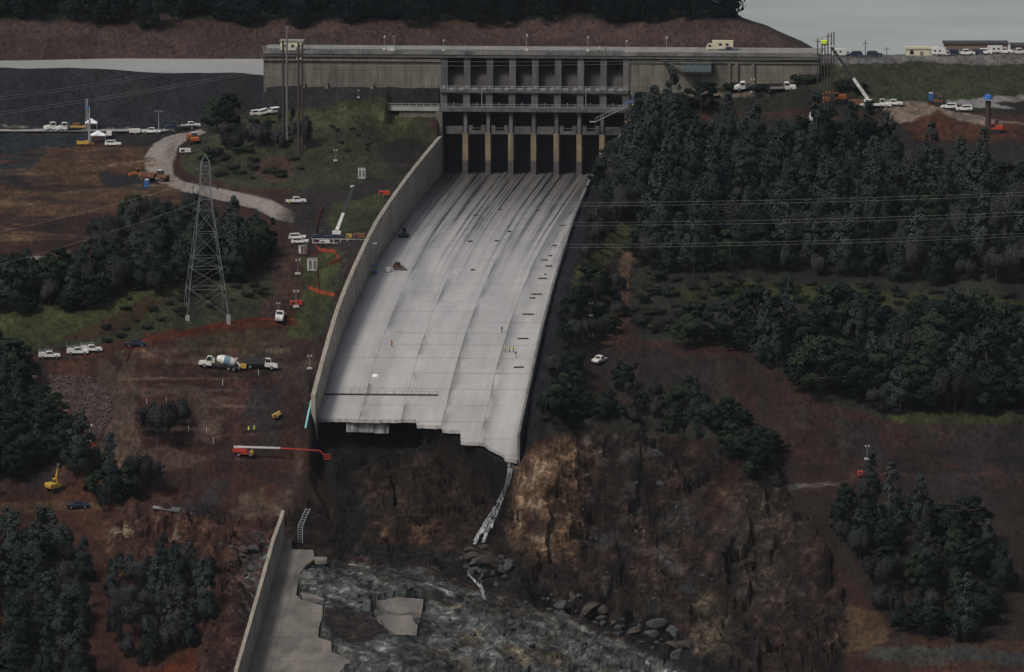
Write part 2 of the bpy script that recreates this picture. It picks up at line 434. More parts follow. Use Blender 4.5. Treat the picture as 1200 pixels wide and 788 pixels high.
# ------------------------------------------------------------------ ground cover colours (what grows or lies there, plus painted shadow below the chute edge)
def ground_colour():
    X, Y, Z = gx, gy, gz
    PX, PY = proj(X, Y, Z)
    n1 = N1.fbm(X/9+Z/30, Y/52+Z/8, 5); n2 = N2.fbm(X/2.6+Z/9, Y/14+Z/2.8, 4, .6); n3 = N3.fbm(X/24, Y/105, 5, .6); n4 = N4.fbm(X/1.2, Y/1.5, 2)
    qx, qy = PX+14*n1+6*n2, PY+5*N4.fbm(X/11, Y/60, 4)+2.6*n2
    C = np.zeros(X.shape+(3,)); C[:] = (.060, .030, .023)
    def lay(c, w, v=.3):
        nonlocal C
        w = np.clip(w, 0, 1)[..., None]; c = np.array(c)[None, None]*np.clip(1+v*1.5*n2+v*1.3*n1, .3, 2.2)[..., None]
        C = C*(1-w)+c*w
    def poly(c, P, soft=4., v=.3, amt=1., sy=2.):
        lay(c, sstep(-soft, soft, pseg(P, qx, qy, 1, sy))*amt, v)
    G = (.070, .084, .036); GD = (.056, .060, .034)
    # mottling of the bare soil
    lay((.026, .020, .020), sstep(.0, .35, n3)*.85); lay((.095, .042, .028), sstep(.1, .4, -n3)*.7); lay((.085, .065, .048), sstep(.2, .5, N2.fbm(X/15+7, Y/60, 5, .6))*.5)
    # --- left side
    poly((.034, .036, .042), [(-500, 60), (330, 75), (330, 135), (240, 152), (-500, 152)], 3, .25)
    lay((.034, .026, .022), sstep(-6, 6, pseg([(100, 70), (310, 80), (330, 140), (190, 150), (150, 120)], qx, qy, 1, 2))*sstep(-.2, .5, N1.fbm(X/5, Y/40, 3))*.7)
    poly((.034, .034, .037), [(300, 95), (520, 95), (520, 128), (440, 117), (300, 135)], 2, .2)
    poly((.030, .037, .044), [(-500, 153), (120, 156), (85, 172), (60, 190), (20, 213), (-500, 215)], 3, .35)
    poly((.032, .027, .027), [(110, 150), (235, 150), (180, 172), (120, 172)], 3)
    poly((.125, .075, .045), [(62, 172), (168, 176), (172, 200), (205, 222), (225, 232), (160, 250), (60, 258), (-500, 262), (-500, 214), (20, 212)], 4, .35)
    lay((.085, .042, .028), sstep(0, 8, pseg([(62, 172), (168, 176), (225, 232), (60, 262), (-500, 265), (-500, 210)], qx, qy, 1, 2))*sstep(.0, .35, N2.fbm(X/14+Y/50, Y/9, 4))*.9)
    poly((.030, .030, .034), [(115, 203), (172, 203), (178, 222), (120, 218)], 2)
    poly((.050, .025, .019), [(-500, 262), (60, 258), (230, 240), (235, 290), (150, 300), (-500, 330)], 5)
    poly(GD, [(-500, 345), (100, 350), (150, 325), (300, 300), (325, 320), (318, 360), (290, 372), (215, 384), (110, 405), (60, 412), (-500, 420)], 4)
    poly(G, [(-500, 362), (110, 360), (150, 330), (215, 326), (205, 345), (180, 372), (90, 402), (-500, 412)], 5, .35)
    poly((.05, .022, .017), [(130, 370), (180, 345), (200, 352), (150, 385), (90, 402), (70, 400)], 4, .3, .7)
    poly(GD, [(238, 150), (300, 128), (350, 128), (440, 116), (500, 128), (510, 160), (490, 200), (440, 222), (390, 224), (330, 222), (270, 215), (228, 205), (214, 190), (220, 172)], 4)
    poly((.088, .098, .048), [(320, 135), (400, 128), (470, 122), (488, 140), (470, 175), (430, 150), (330, 150)], 4, .35)
    poly((.040, .034, .028), [(445, 172), (470, 160), (505, 172), (495, 200), (462, 205)], 3, .4)
    poly((.085, .055, .042), [(300, 186), (335, 184), (345, 212), (318, 214), (296, 200)], 5)
    poly((.045, .036, .034), [(340, 225), (470, 212), (500, 200), (480, 235), (430, 300), (345, 285)], 4)
    poly((.068, .080, .036), [(385, 240), (440, 228), (455, 222), (437, 262), (415, 276), (385, 268)], 3, .35)
    poly(G, [(355, 300), (415, 292), (398, 330), (385, 365), (370, 395), (335, 395), (345, 370)], 4, .4)
    poly((.055, .046, .040), [(418, 290), (400, 330), (372, 400), (362, 440), (345, 440), (385, 350), (405, 292)], 2, .2, .8)
    poly((.085, .052, .042), [(325, 290), (345, 290), (345, 340), (330, 370), (300, 380), (318, 340)], 4)
    poly((.110, .036, .024), [(60, 420), (120, 410), (180, 393), (240, 379), (300, 372), (350, 374), (352, 380), (300, 381), (232, 392), (150, 410), (140, 425), (100, 425)], 2.2, .3)
    poly((.075, .038, .028), [(20, 420), (160, 405), (360, 400), (350, 440), (10, 440)], 4)
    poly((.090, .075, .045), [(200, 398), (300, 384), (345, 388), (330, 418), (220, 420)], 5, .3, .7)
    poly((.11, .065, .042), [(-100, 586), (120, 590), (160, 600), (60, 600), (-100, 604)], 2, .3)
    lay((.10, .055, .035), sstep(-1.5, 1.5, 2.2-np.abs(qy-444-.004*(qx-200)))*(qx > 120)*(qx < 330)*.5)
    poly((.030, .028, .026), [(a+(5 if a > 240 else 0), b+3) for a, b in ROAD_S], 2.5, .2)
    w = sstep(-1.6, 1.6, pseg(ROAD_S, PX+2*n2, PY+.8*n2, 1, 2.5)); lay((.27, .245, .22), w*(1-.75*sstep(318, 345, PX)), .12)
    lay((.17, .15, .13), w*sstep(.05, .4, N2.fbm(X/3.2, Y/40, 3))*.5)
    lay((.16, .15, .14), sstep(-1, .6, .9-np.abs(qy-(150.3+.03*(qx-60))))*(qx < 160))
    poly((.24, .22, .20), [(-200, 307), (0, 305), (45, 300), (62, 302), (45, 306), (0, 311), (-200, 314)], 1.5, .2)
    wk = sstep(-6, 8, pseg([(0, 425), (120, 412), (360, 400), (372, 470), (380, 560), (330, 610), (200, 600), (120, 560), (-20, 580)], qx, qy, 1, 2))
    m1 = N4.fbm(X/13, Y/48, 5, .62); m2 = N1.fbm(X/5+9, Y/60, 5, .6); m3 = N2.fbm(X/28+3, Y/9, 4, .6)
    lay((.050, .044, .045), wk*sstep(.02, .30, m1)*.9); lay((.130, .060, .045), wk*sstep(.12, .38, m2)*.75); lay((.150, .115, .085), wk*sstep(.2, .42, -m1)*.7)
    lay((.035, .028, .028), wk*sstep(.10, .30, m3)*.6); lay((.15, .11, .085), wk*sstep(.22, .36, -m3)*.55)
    for yy, sl, x0, x1, c in ((444, -.012, 120, 300, (.20, .155, .115)), (457, .004, 150, 330, (.14, .11, .09)), (476, .006, 215, 330, (.15, .115, .10)), (512, -.03, 160, 350, (.13, .07, .055)), (537, .02, 250, 400, (.12, .075, .06))):
        lay(c, sstep(-1., .8, 1.0-np.abs(PY+1.2*n2+1.5*n1-yy-sl*(PX-200)))*sstep(x0, x0+30, PX)*(1-sstep(x1-40, x1, PX))*.7)
    bm = sstep(-4, 8, pseg([(-400, 212), (60, 172), (168, 176), (225, 232), (235, 290), (150, 300), (-400, 330)], qx, qy, 1, 2))
    lay((.165, .11, .07), bm*sstep(.1, .35, N2.fbm(X/26-Y/60, Y/11, 5, .62))*.7); lay((.04, .03, .028), bm*sstep(.12, .34, -N2.fbm(X/22-Y/70, Y/10, 5, .62))*.75)
    rs = sstep(-4, 8, pseg([(690, 405), (740, 398), (860, 405), (900, 430), (960, 470), (1060, 495), (1300, 500), (1300, 640), (1120, 600), (900, 572), (830, 500), (720, 470)], qx, qy, 1, 2))
    RS_ = (rs, m1, m2, m3)
    # --- right side
    poly((.030, .030, .024), [(735, 95), (960, 95), (1700, 62), (1700, 140), (1060, 132), (960, 130), (740, 135)], 3, .25)
    poly((.056, .064, .036), [(950, 75), (1700, 72), (1700, 112), (1130, 118), (1050, 124), (960, 110)], 4, .25)
    lay((.070, .064, .046), sstep(-1.6, 1., 1.0-np.abs(qy-(78+.075*(qx-960))))*(qx > 1000)*.5)
    lay((.070, .064, .046), sstep(-1.6, 1., 1.0-np.abs(qy-(92+.03*(qx-1060))))*(qx > 1110)*.3)
    poly((.15, .13, .11), [(800, 108), (900, 106), (905, 113), (800, 114)], 2)
    poly((.20, .19, .185), [(1112, 117), (1150, 113), (1250, 106), (1250, 110), (1170, 120), (1190, 127), (1150, 125)], 1.6, .15)
    poly((.19, .155, .125), [(1042, 118), (1075, 119), (1120, 130), (1180, 142), (1250, 150), (1250, 158), (1150, 148), (1090, 140), (1045, 145)], 2.5, .2)
    poly((.100, .044, .030), [(1055, 150), (1085, 136), (1100, 128), (1125, 142), (1160, 148), (1210, 145), (1250, 160), (1150, 168), (1060, 164)], 3, .35)
    FL = (.034, .036, .028)
    poly(FL, [(700, 140), (1050, 140), (1060, 168), (1700, 168), (1700, 500), (1050, 492), (950, 470), (880, 415), (740, 400), (745, 320), (720, 230)], 5, .4)
    poly(FL, [(655, 330), (730, 330), (722, 395), (690, 400), (700, 470), (800, 490), (900, 530), (905, 580), (840, 520), (620, 510), (622, 440)], 5, .4)
    for P in ([(775, 338), (880, 330), (960, 333), (1050, 342), (1200, 352), (1300, 360), (1300, 372), (1180, 368), (1050, 362), (900, 352), (790, 352)],
              [(780, 195), (800, 190), (800, 215), (780, 222)], [(1010, 486), (1130, 484), (1300, 494), (1300, 500), (1100, 498)],
              [(800, 395), (850, 400), (900, 415), (830, 412)]):
        poly((.048, .056, .024), P, 3, .4)
    poly((.085, .092, .040), [(660, 335), (688, 302), (738, 256), (772, 242), (788, 250), (770, 262), (735, 290), (702, 326), (668, 342)], 3, .35)
    poly((.12, .075, .054), [(772, 250), (752, 290), (738, 325), (730, 380), (720, 408), (702, 408), (712, 370), (728, 318), (748, 275)], 3, .3)
    poly((.046, .029, .026), [(690, 405), (740, 398), (860, 405), (900, 430), (960, 470), (1060, 495), (1300, 500), (1300, 640), (1120, 600), (900, 572), (830, 500), (720, 470), (690, 440)], 5, .3)
    lay((.080, .032, .024), sstep(-2, 2, 2.2-np.abs(qy-(503+.13*(qx-1000)-8*np.exp(-((qx-1100)/40)**2))))*(qx > 960)*.6)
    lay((.016, .013, .015), sstep(-2, 2, 2.6-np.abs(qy-(520+.10*(qx-1000))))*(qx > 1060)*.7)
    lay((.10, .055, .04), sstep(-2, 1, 1.5-np.abs(qy-(558-.01*(qx-1000))))*(qx > 985)*.7)
    poly((.15, .145, .14), [(950, 60), (1700, 57), (1700, 73), (950, 74)], 1.5, .15)
    poly((.13, .12, .105), [(893, 570), (940, 565), (982, 562), (982, 567), (940, 571), (895, 574)], 1.6, .2)
    poly((.036, .026, .021), [(905, 575), (1300, 575), (1300, 760), (1050, 745), (1010, 690), (945, 620)], 5)
    poly((.024, .026, .030), [(692, 205), (708, 215), (694, 262), (676, 312), (666, 350), (655, 400), (642, 480), (622, 535), (600, 545), (640, 360), (655, 300)], 3, .3)
    rs, m1, m2, m3 = RS_
    lay((.030, .026, .028), rs*sstep(.0, .3, m1)*.7); lay((.075, .036, .028), rs*sstep(.1, .35, m3)*.6); lay((.05, .052, .03), rs*sstep(.15, .4, -m2)*.5)
    # --- ravine
    poly((.044, .027, .021), [(372, 500), (560, 520), (606, 545), (700, 505), (840, 515), (920, 590), (1000, 700), (980, 900), (350, 900), (280, 880), (340, 600)], 5, .45)
    poly((.046, .029, .020), [(370, 570), (480, 520), (580, 545), (580, 600), (520, 640), (420, 640)], 6, .5)
    rk = N3.fbm(X/5+Z/8, Z/3.6-X/10+Y/22, 6, .66)
    lay((.016, .017, .020), sstep(-4, 10, pseg(HOLE2, qx, qy, 1, 1.4))*.92, .5)  # wet dark rock, with the shadow below the broken edge painted in
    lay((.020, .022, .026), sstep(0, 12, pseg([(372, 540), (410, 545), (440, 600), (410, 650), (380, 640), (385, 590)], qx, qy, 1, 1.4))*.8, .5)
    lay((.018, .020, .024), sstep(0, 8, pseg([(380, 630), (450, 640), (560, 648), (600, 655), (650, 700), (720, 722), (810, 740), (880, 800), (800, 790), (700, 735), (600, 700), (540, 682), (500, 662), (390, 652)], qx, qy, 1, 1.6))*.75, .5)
    cl_ = sstep(0, 12, pseg([(606, 545), (700, 505), (840, 515), (920, 590), (960, 700), (900, 790), (820, 775), (740, 735), (600, 690)], qx, qy, 1, 1.5))
    lay((.095, .056, .037), cl_*sstep(.12, .40, rk)*.65, .5); lay((.016, .015, .017), cl_*sstep(.12, .40, -rk)*.75); lay((.075, .08, .078), cl_*(1-.6*sstep(760, 860, PX))*sstep(.12, .34, N4.fbm(X/6-Z/7, Z/3.5+Y/22+X/12, 5, .65))*.65)
    ora = sstep(-8, 16, pseg([(606, 545), (650, 508), (702, 505), (708, 540), (690, 600), (680, 660), (610, 655), (585, 630)], qx, qy, 1, 1.5))
    lay((.125, .072, .040), ora*.9, .5); lay((.27, .20, .13), ora*sstep(.14, .42, rk)*.9, .4); lay((.03, .022, .02), ora*sstep(.25, .6, -rk))
    ora = sstep(0, 10, pseg([(430, 612), (520, 606), (560, 625), (540, 645), (450, 640)], qx, qy, 1, 1.5))
    lay((.11, .055, .026), ora*sstep(-.2, .4, rk), .5); lay((.22, .16, .09), ora*sstep(.35, .6, rk)*.8)
    poly((.062, .030, .019), [(835, 540), (855, 525), (868, 560), (850, 610), (825, 600)], 12, .5)
    poly((.062, .046, .034), [(850, 580), (900, 575), (945, 610), (940, 700), (880, 720), (860, 660)], 16, .5, .6)
    poly((.10, .066, .040), [(985, 735), (1000, 708), (1030, 716), (1045, 745), (1030, 760), (975, 770)], 3, .3)
    poly((.085, .065, .042), [(805, 710), (840, 690), (870, 720), (860, 770), (815, 765)], 10, .6)
    poly((.075, .072, .066), [(1010, 768), (1040, 756), (1110, 758), (1250, 772), (1250, 782), (1150, 778), (1060, 776)], 2.5, .25)
    gw = sstep(0, 10, pseg([(345, 668), (375, 655), (500, 664), (540, 685), (620, 705), (700, 738), (800, 780), (850, 830), (700, 900), (330, 900), (380, 790), (350, 735)], qx, qy, 1, 1.5))
    ga, gb = X*.58-Y*.81, X*.81+Y*.58; gk = N2.fbm(gb/2.2, ga/11, 6, .70)+.3*N4.fbm(X/.9, Y/2.2, 3)
    lay((.082, .092, .088), gw*.95, .3); lay((.185, .195, .18), gw*sstep(.20, .40, gk)*.75, .3); lay((.055, .045, .034), gw*sstep(.05, .35, N3.fbm(gb/9, ga/30, 4))*.6); lay((.018, .021, .022), gw*sstep(.10, .24, -gk)*.9)
    lay((.115, .085, .052), gw*sstep(.05, .4, N1.fbm(X/10+4, Y/8, 4))*sstep(470, 560, PX)*.7, .4)
    poly((.040, .030, .026), [(382, 715), (440, 722), (456, 740), (430, 760), (385, 748)], 4, .3)
    grk = sstep(0, 8, pseg([(270, 640), (300, 615), (330, 645), (320, 700), (290, 740), (265, 700)], qx, qy, 1, 1.5))
    lay((.085, .098, .105), grk*sstep(-.1, .3, gk), .4)
    ll = sstep(0, 12, pseg([(100, 615), (150, 605), (250, 600), (300, 640), (285, 690), (250, 660), (180, 690), (120, 680)], qx, qy, 1, 1.5))
    lay((.085, .040, .024), ll*.7, .5); lay((.19, .145, .095), ll*sstep(.3, .55, rk)*.8, .4)
    poly((.105, .032, .018), [(180, 788), (230, 762), (240, 800), (170, 830)], 4, .4)
    # --- far bank across the lake
    fb = (Y > 3100)
    bk = N2.fbm(X/30, Y/9, 4)
    Cb = np.array((.092, .064, .056))*(1+.35*bk+.25*n2)[..., None]
    Cb = Cb*(1-sstep(.1, .5, N3.fbm(X/40, Y/14, 3))[..., None]*.5)+np.array((.07, .07, .055))*sstep(.1, .5, N3.fbm(X/40, Y/14, 3))[..., None]*.5
    top = sstep(20.5, 22.5, Z+1.5*n1)[..., None]
    Cb = Cb*(1-top)+np.array((.014, .019, .017))*top
    C = np.where(fb[..., None], Cb, C)
    lum = C.mean(-1, keepdims=True)
    rk0 = np.maximum(sstep(-4, 10, pseg(ROCK1, qx, qy, 1, 1.6)), sstep(-4, 10, pseg(ROCK2, qx, qy, 1, 1.6)))[..., None]
    C = np.clip(lum+(C-lum)*(1.2-.3*rk0), .003, 1); rkm = np.maximum(sstep(-4, 10, pseg(ROCK1, qx, qy, 1, 1.6)), sstep(-4, 10, pseg(ROCK2, qx, qy, 1, 1.6)))[..., None]
    C = C*(np.interp(lum, [.05, .10, .15, .2], [.40, .42, .6, .8])*(1-rkm)+rkm*np.interp(lum, [.02, .05, .1, .2], [.48, .62, .9, 1.1]))
    return np.clip(C, .004, .8)

def build_terrain():
    nx, ny = gx.shape
    me = bpy.data.meshes.new('terrain')
    me.vertices.add(nx*ny)
    me.vertices.foreach_set('co', np.c_[gx.ravel(), gy.ravel(), gz.ravel()].astype(np.float32).ravel())
    idx = np.arange(nx*ny).reshape(nx, ny)
    q = np.stack([idx[:-1, :-1], idx[1:, :-1], idx[1:, 1:], idx[:-1, 1:]], -1).reshape(-1, 4)
    me.loops.add(q.size); me.loops.foreach_set('vertex_index', q.ravel().astype(np.int32))
    me.polygons.add(len(q)); me.polygons.foreach_set('loop_start', np.arange(0, q.size, 4, dtype=np.int32))
    me.update(calc_edges=True)
    a = me.color_attributes.new('cover', 'FLOAT_COLOR', 'POINT')
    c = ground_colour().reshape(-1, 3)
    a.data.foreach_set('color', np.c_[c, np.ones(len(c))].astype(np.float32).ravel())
    PX, PY = proj(gx, gy, gz)
    rk = np.maximum(sstep(-8, 10, pseg(ROCK1, PX, PY, 1, 1.6)), sstep(-8, 10, pseg(ROCK2, PX, PY, 1, 1.6)))
    a2 = me.attributes.new('rock', 'FLOAT', 'POINT'); a2.data.foreach_set('value', rk.ravel().astype(np.float32))
    me.polygons.foreach_set('use_smooth', rk.ravel()[q[:, 0]] < .5)
    o = bpy.data.objects.new('terrain', me); COL.objects.link(o)
    m, nt, b = new_mat('soil_and_rock')
    at = nd(nt, 'ShaderNodeAttribute', attribute_name='cover')
    ge = nd(nt, 'ShaderNodeNewGeometry')
    n1 = nd(nt, 'ShaderNodeTexNoise', i_Scale=.9, i_Detail=8., i_Roughness=.68)
    n2 = nd(nt, 'ShaderNodeTexNoise', i_Scale=.12, i_Detail=6., i_Roughness=.6)
    mg = nd(nt, 'ShaderNodeMapping'); mg.inputs['Scale'].default_value = (1, .2, 1.); nt.links.new(ge.outputs['Position'], mg.inputs[0])
    nt.links.new(mg.outputs[0], n1.inputs['Vector']); nt.links.new(mg.outputs[0], n2.inputs['Vector'])
    mr = nd(nt, 'ShaderNodeMapRange'); mr.inputs[1].default_value = .3; mr.inputs[2].default_value = .7; mr.inputs[3].default_value = .30; mr.inputs[4].default_value = 2.0
    nt.links.new(n1.outputs['Fac'], mr.inputs[0])
    m2 = nd(nt, 'ShaderNodeMapRange'); m2.inputs[1].default_value = .3; m2.inputs[2].default_value = .7; m2.inputs[3].default_value = .75; m2.inputs[4].default_value = 1.25
    nt.links.new(n2.outputs['Fac'], m2.inputs[0])
    # bare rock: strata, cracks and pale fractured faces
    ra = nd(nt, 'ShaderNodeAttribute', attribute_name='rock')
    mp = nd(nt, 'ShaderNodeMapping'); mp.inputs['Rotation'].default_value = (.3, .6, .4); mp.inputs['Scale'].default_value = (.62, .42, .95); nt.links.new(ge.outputs['Position'], mp.inputs[0])
    n3 = nd(nt, 'ShaderNodeTexNoise', i_Scale=.5, i_Detail=11., i_Roughness=.78, i_Distortion=.6); nt.links.new(mp.outputs[0], n3.inputs['Vector'])
    r3 = nd(nt, 'ShaderNodeValToRGB'); e = r3.color_ramp.elements
    e[0].position = .36; e[0].color = (.22, .22, .22, 1); e[1].position = .72; e[1].color = (3.4, 3.4, 3.4, 1); k = e.new(.53); k.color = (.85, .85, .85, 1)
    nt.links.new(n3.outputs['Fac'], r3.inputs[0])
    vo = nd(nt, 'ShaderNodeTexVoronoi', feature='DISTANCE_TO_EDGE', i_Scale=.45); nt.links.new(mp.outputs[0], vo.inputs['Vector'])
    vr = nd(nt, 'ShaderNodeMapRange'); vr.inputs[1].default_value = 0; vr.inputs[2].default_value = .09; vr.inputs[3].default_value = .78; vr.inputs[4].default_value = 1; nt.links.new(vo.outputs['Distance'], vr.inputs[0])
    rm = nd(nt, 'ShaderNodeMath', operation='MULTIPLY'); nt.links.new(r3.outputs[0], rm.inputs[0]); nt.links.new(vr.outputs[0], rm.inputs[1])
    mixr = nd(nt, 'ShaderNodeMix'); nt.links.new(ra.outputs['Fac'], mixr.inputs[0]); nt.links.new(mr.outputs[0], mixr.inputs[2]); nt.links.new(rm.outputs[0], mixr.inputs[3])
    mr = mixr
    mu = nd(nt, 'ShaderNodeMath', operation='MULTIPLY'); nt.links.new(mr.outputs[0], mu.inputs[0]); nt.links.new(m2.outputs[0], mu.inputs[1])
    lu = nd(nt, 'ShaderNodeRGBToBW'); nt.links.new(at.outputs['Color'], lu.inputs[0])
    pl = nd(nt, 'ShaderNodeMapRange'); nt.links.new(lu.outputs[0], pl.inputs[0]); pl.inputs[1].default_value = .09; pl.inputs[2].default_value = .18; pl.inputs[3].default_value = 0; pl.inputs[4].default_value = .75
    im = nd(nt, 'ShaderNodeMath', operation='SUBTRACT'); im.inputs[0].default_value = 1; nt.links.new(ra.outputs['Fac'], im.inputs[1])
    pm = nd(nt, 'ShaderNodeMath', operation='MULTIPLY'); nt.links.new(pl.outputs[0], pm.inputs[0]); nt.links.new(im.outputs[0], pm.inputs[1])
    mf = nd(nt, 'ShaderNodeMix'); nt.links.new(pm.outputs[0], mf.inputs[0]); nt.links.new(mu.outputs[0], mf.inputs[2]); mf.inputs[3].default_value = 1.
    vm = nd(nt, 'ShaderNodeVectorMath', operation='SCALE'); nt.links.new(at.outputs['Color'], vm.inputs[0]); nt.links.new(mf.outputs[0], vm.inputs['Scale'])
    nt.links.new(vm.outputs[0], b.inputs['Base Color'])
    b.inputs['Roughness'].default_value = .95; b.inputs['Specular IOR Level'].default_value = .15
    bp = nd(nt, 'ShaderNodeBump', i_Strength=.8, i_Distance=.7); nt.links.new(n1.outputs['Fac'], bp.inputs['Height']); nt.links.new(bp.outputs[0], b.inputs['Normal'])
    me.materials.append(m)
    tag(o, kind='structure')
    return o
build_terrain()

# lake
def build_lake():
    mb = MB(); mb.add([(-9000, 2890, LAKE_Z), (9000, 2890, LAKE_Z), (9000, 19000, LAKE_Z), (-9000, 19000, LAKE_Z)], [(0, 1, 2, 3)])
    m, nt, b = new_mat('lake_water')
    b.inputs['Roughness'].default_value = .16
    b.inputs['IOR'].default_value = 1.33
    ge = nd(nt, 'ShaderNodeNewGeometry'); mp = nd(nt, 'ShaderNodeMapping'); mp.inputs['Scale'].default_value = (.12, .05, .1)
    nt.links.new(ge.outputs['Position'], mp.inputs[0])
    n = nd(nt, 'ShaderNodeTexNoise', i_Scale=3., i_Detail=4.); nt.links.new(mp.outputs[0], n.inputs['Vector'])
    bp = nd(nt, 'ShaderNodeBump', i_Strength=.25, i_Distance=.25); nt.links.new(n.outputs['Fac'], bp.inputs['Height']); nt.links.new(bp.outputs[0], b.inputs['Normal'])
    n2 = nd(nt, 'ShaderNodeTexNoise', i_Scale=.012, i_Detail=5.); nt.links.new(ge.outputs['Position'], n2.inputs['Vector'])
    rp = nd(nt, 'ShaderNodeValToRGB'); rp.color_ramp.elements[0].position = .3; rp.color_ramp.elements[0].color = (.40, .42, .415, 1); rp.color_ramp.elements[1].position = .7; rp.color_ramp.elements[1].color = (.56, .575, .565, 1)  # pale base colour stands in for sky reflected off the water
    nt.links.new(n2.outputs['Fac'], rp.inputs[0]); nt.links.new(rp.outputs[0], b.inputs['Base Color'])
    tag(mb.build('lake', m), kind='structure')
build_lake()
# ------------------------------------------------------------------ concrete of the spillway
def ZP(py, v=0.):
    return HC-(CO[1]+v)*math.tan(PITCH+math.atan((py-394)/FPX))
def UP(px, v=0.):
    return (px-600)*(CO[1]+v+26)/FPX*1.003-CO[0]-.0793*v
def local(name, label=None, cat=None, group=None):
    return empty(name, (CO[0], CO[1], 0), CROT, label, cat, group)

def chute_material():
    m, nt, b = new_mat('wet_chute_concrete'); L = nt.links.new
    tc = nd(nt, 'ShaderNodeTexCoord'); sx = nd(nt, 'ShaderNodeSeparateXYZ'); L(tc.outputs['Object'], sx.inputs[0])
    def math_(op, a, b_=None, c=None):
        n = nd(nt, 'ShaderNodeMath', operation=op)
        for i, k in enumerate((a, b_, c)):
            if k is None: continue
            if isinstance(k, (int, float)): n.inputs[i].default_value = k
            else: L(k, n.inputs[i])
        return n.outputs[0]
    def noise(sc, scale, detail=5., rough=.6):
        mp = nd(nt, 'ShaderNodeMapping'); mp.inputs['Scale'].default_value = sc; L(tc.outputs['Object'], mp.inputs[0])
        n = nd(nt, 'ShaderNodeTexNoise', i_Scale=scale, i_Detail=detail, i_Roughness=rough); L(mp.outputs[0], n.inputs['Vector']); return n.outputs['Fac']
    def rng(x, a, b_, c=0., d=1., typ='SMOOTHSTEP'):
        n = nd(nt, 'ShaderNodeMapRange', interpolation_type=typ); L(x, n.inputs[0])
        for i, k in enumerate((a, b_, c, d)): n.inputs[i+1].default_value = k
        return n.outputs[0]
    u, v = sx.outputs[0], sx.outputs[1]
    # run-off streaks, dense below the gates
    def lanes1(scale, detail, seed):
        n = nd(nt, 'ShaderNodeTexNoise', noise_dimensions='1D', i_Scale=scale, i_Detail=detail, i_Roughness=.7)
        wob = math_('MULTIPLY', noise((1, .02, 1), .16, 2.), 2.2)
        L(math_('ADD', math_('ADD', u, seed), wob), n.inputs['W']); return n.outputs['Fac']
    st = lanes1(.55, 4., 40.); st2 = lanes1(1.9, 3., 90.); broad = lanes1(.12, 2., 10.)
    topw = rng(v, -265, -40)
    pres = rng(noise((1, .10, 1), .16, 3.), .34, .62); pres2 = rng(noise((1, .16, 1), .3, 3.), .40, .64)
    grain = rng(noise((.25, 2.2, 1), 1.1, 4., .7), .3, .7, .45, 1.25, 'LINEAR')
    s1 = math_('MULTIPLY', rng(st, .47, .60), math_('ADD', math_('MULTIPLY', topw, 1.3), .06))
    s1 = math_('MULTIPLY', math_('MULTIPLY', s1, math_('ADD', math_('MULTIPLY', pres, .7), .3)), grain)
    s2 = math_('MULTIPLY', rng(st2, .52, .66), math_('ADD', math_('MULTIPLY', topw, .8), .07))
    s2 = math_('MULTIPLY', math_('MULTIPLY', s2, pres2), grain)
    top = rng(v, -190, -2, 0., .74)
    # slab joints along and across
    uj = math_('ADD', u, 26.9)
    fr = math_('FRACT', math_('DIVIDE', math_('ADD', uj, rng(noise((1, .02, 1), .4), 0., 1., -.35, .35, 'LINEAR')), 10.76))
    jl = math_('MULTIPLY', rng(fr, .0, .018, 1., 0., 'LINEAR'), .75)
    edge = math_('MULTIPLY', rng(fr, .0, .26, 1., 0., 'LINEAR'), math_('MULTIPLY', rng(noise((1, .03, 1), .25, 3.), .42, .6), .55))
    fv = math_('FRACT', math_('DIVIDE', math_('ADD', v, 900.), 12.2))
    jt = math_('MULTIPLY', rng(fv, .0, .07, 1., 0., 'LINEAR'), math_('MULTIPLY', rng(noise((.06, .3, 1), .6, 2.), .36, .58), .5))
    tone = rng(noise((1, .2, 1), .09, 6., .65), .3, .7, .76, 1.12, 'LINEAR')
    fine = rng(noise((1, .5, 1), 2.2, 6., .7), .3, .7, .88, 1.1, 'LINEAR')
    lanes = rng(broad, .35, .65, .9, 1.05, 'LINEAR')
    dark = math_('MULTIPLY', math_('SUBTRACT', 1., math_('MINIMUM', s1, .85)), math_('SUBTRACT', 1., math_('MINIMUM', s2, .7)))
    dark = math_('MULTIPLY', dark, math_('SUBTRACT', 1., math_('MAXIMUM', jl, jt)))
    dark = math_('MULTIPLY', dark, math_('SUBTRACT', 1., edge))
    dark = math_('MULTIPLY', dark, math_('SUBTRACT', 1., top))
    # shade along the foot of both walls, painted into the floor colour
    side = rng(math_('ABSOLUTE', u), 23.6, 26.6, 1., .55)
    dark = math_('MULTIPLY', dark, side)
    k = math_('MULTIPLY', math_('MULTIPLY', math_('MULTIPLY', dark, tone), fine), lanes)
    vm = nd(nt, 'ShaderNodeVectorMath', operation='SCALE'); vm.inputs[0].default_value = (.432, .418, .403); L(k, vm.inputs['Scale'])
    L(vm.outputs[0], b.inputs['Base Color'])
    L(rng(noise((1, .1, 1), .3, 4.), .3, .7, .30, .52, 'LINEAR'), b.inputs['Roughness'])
    b.inputs['Specular IOR Level'].default_value = .45
    return m
M['chute'] = chute_material()
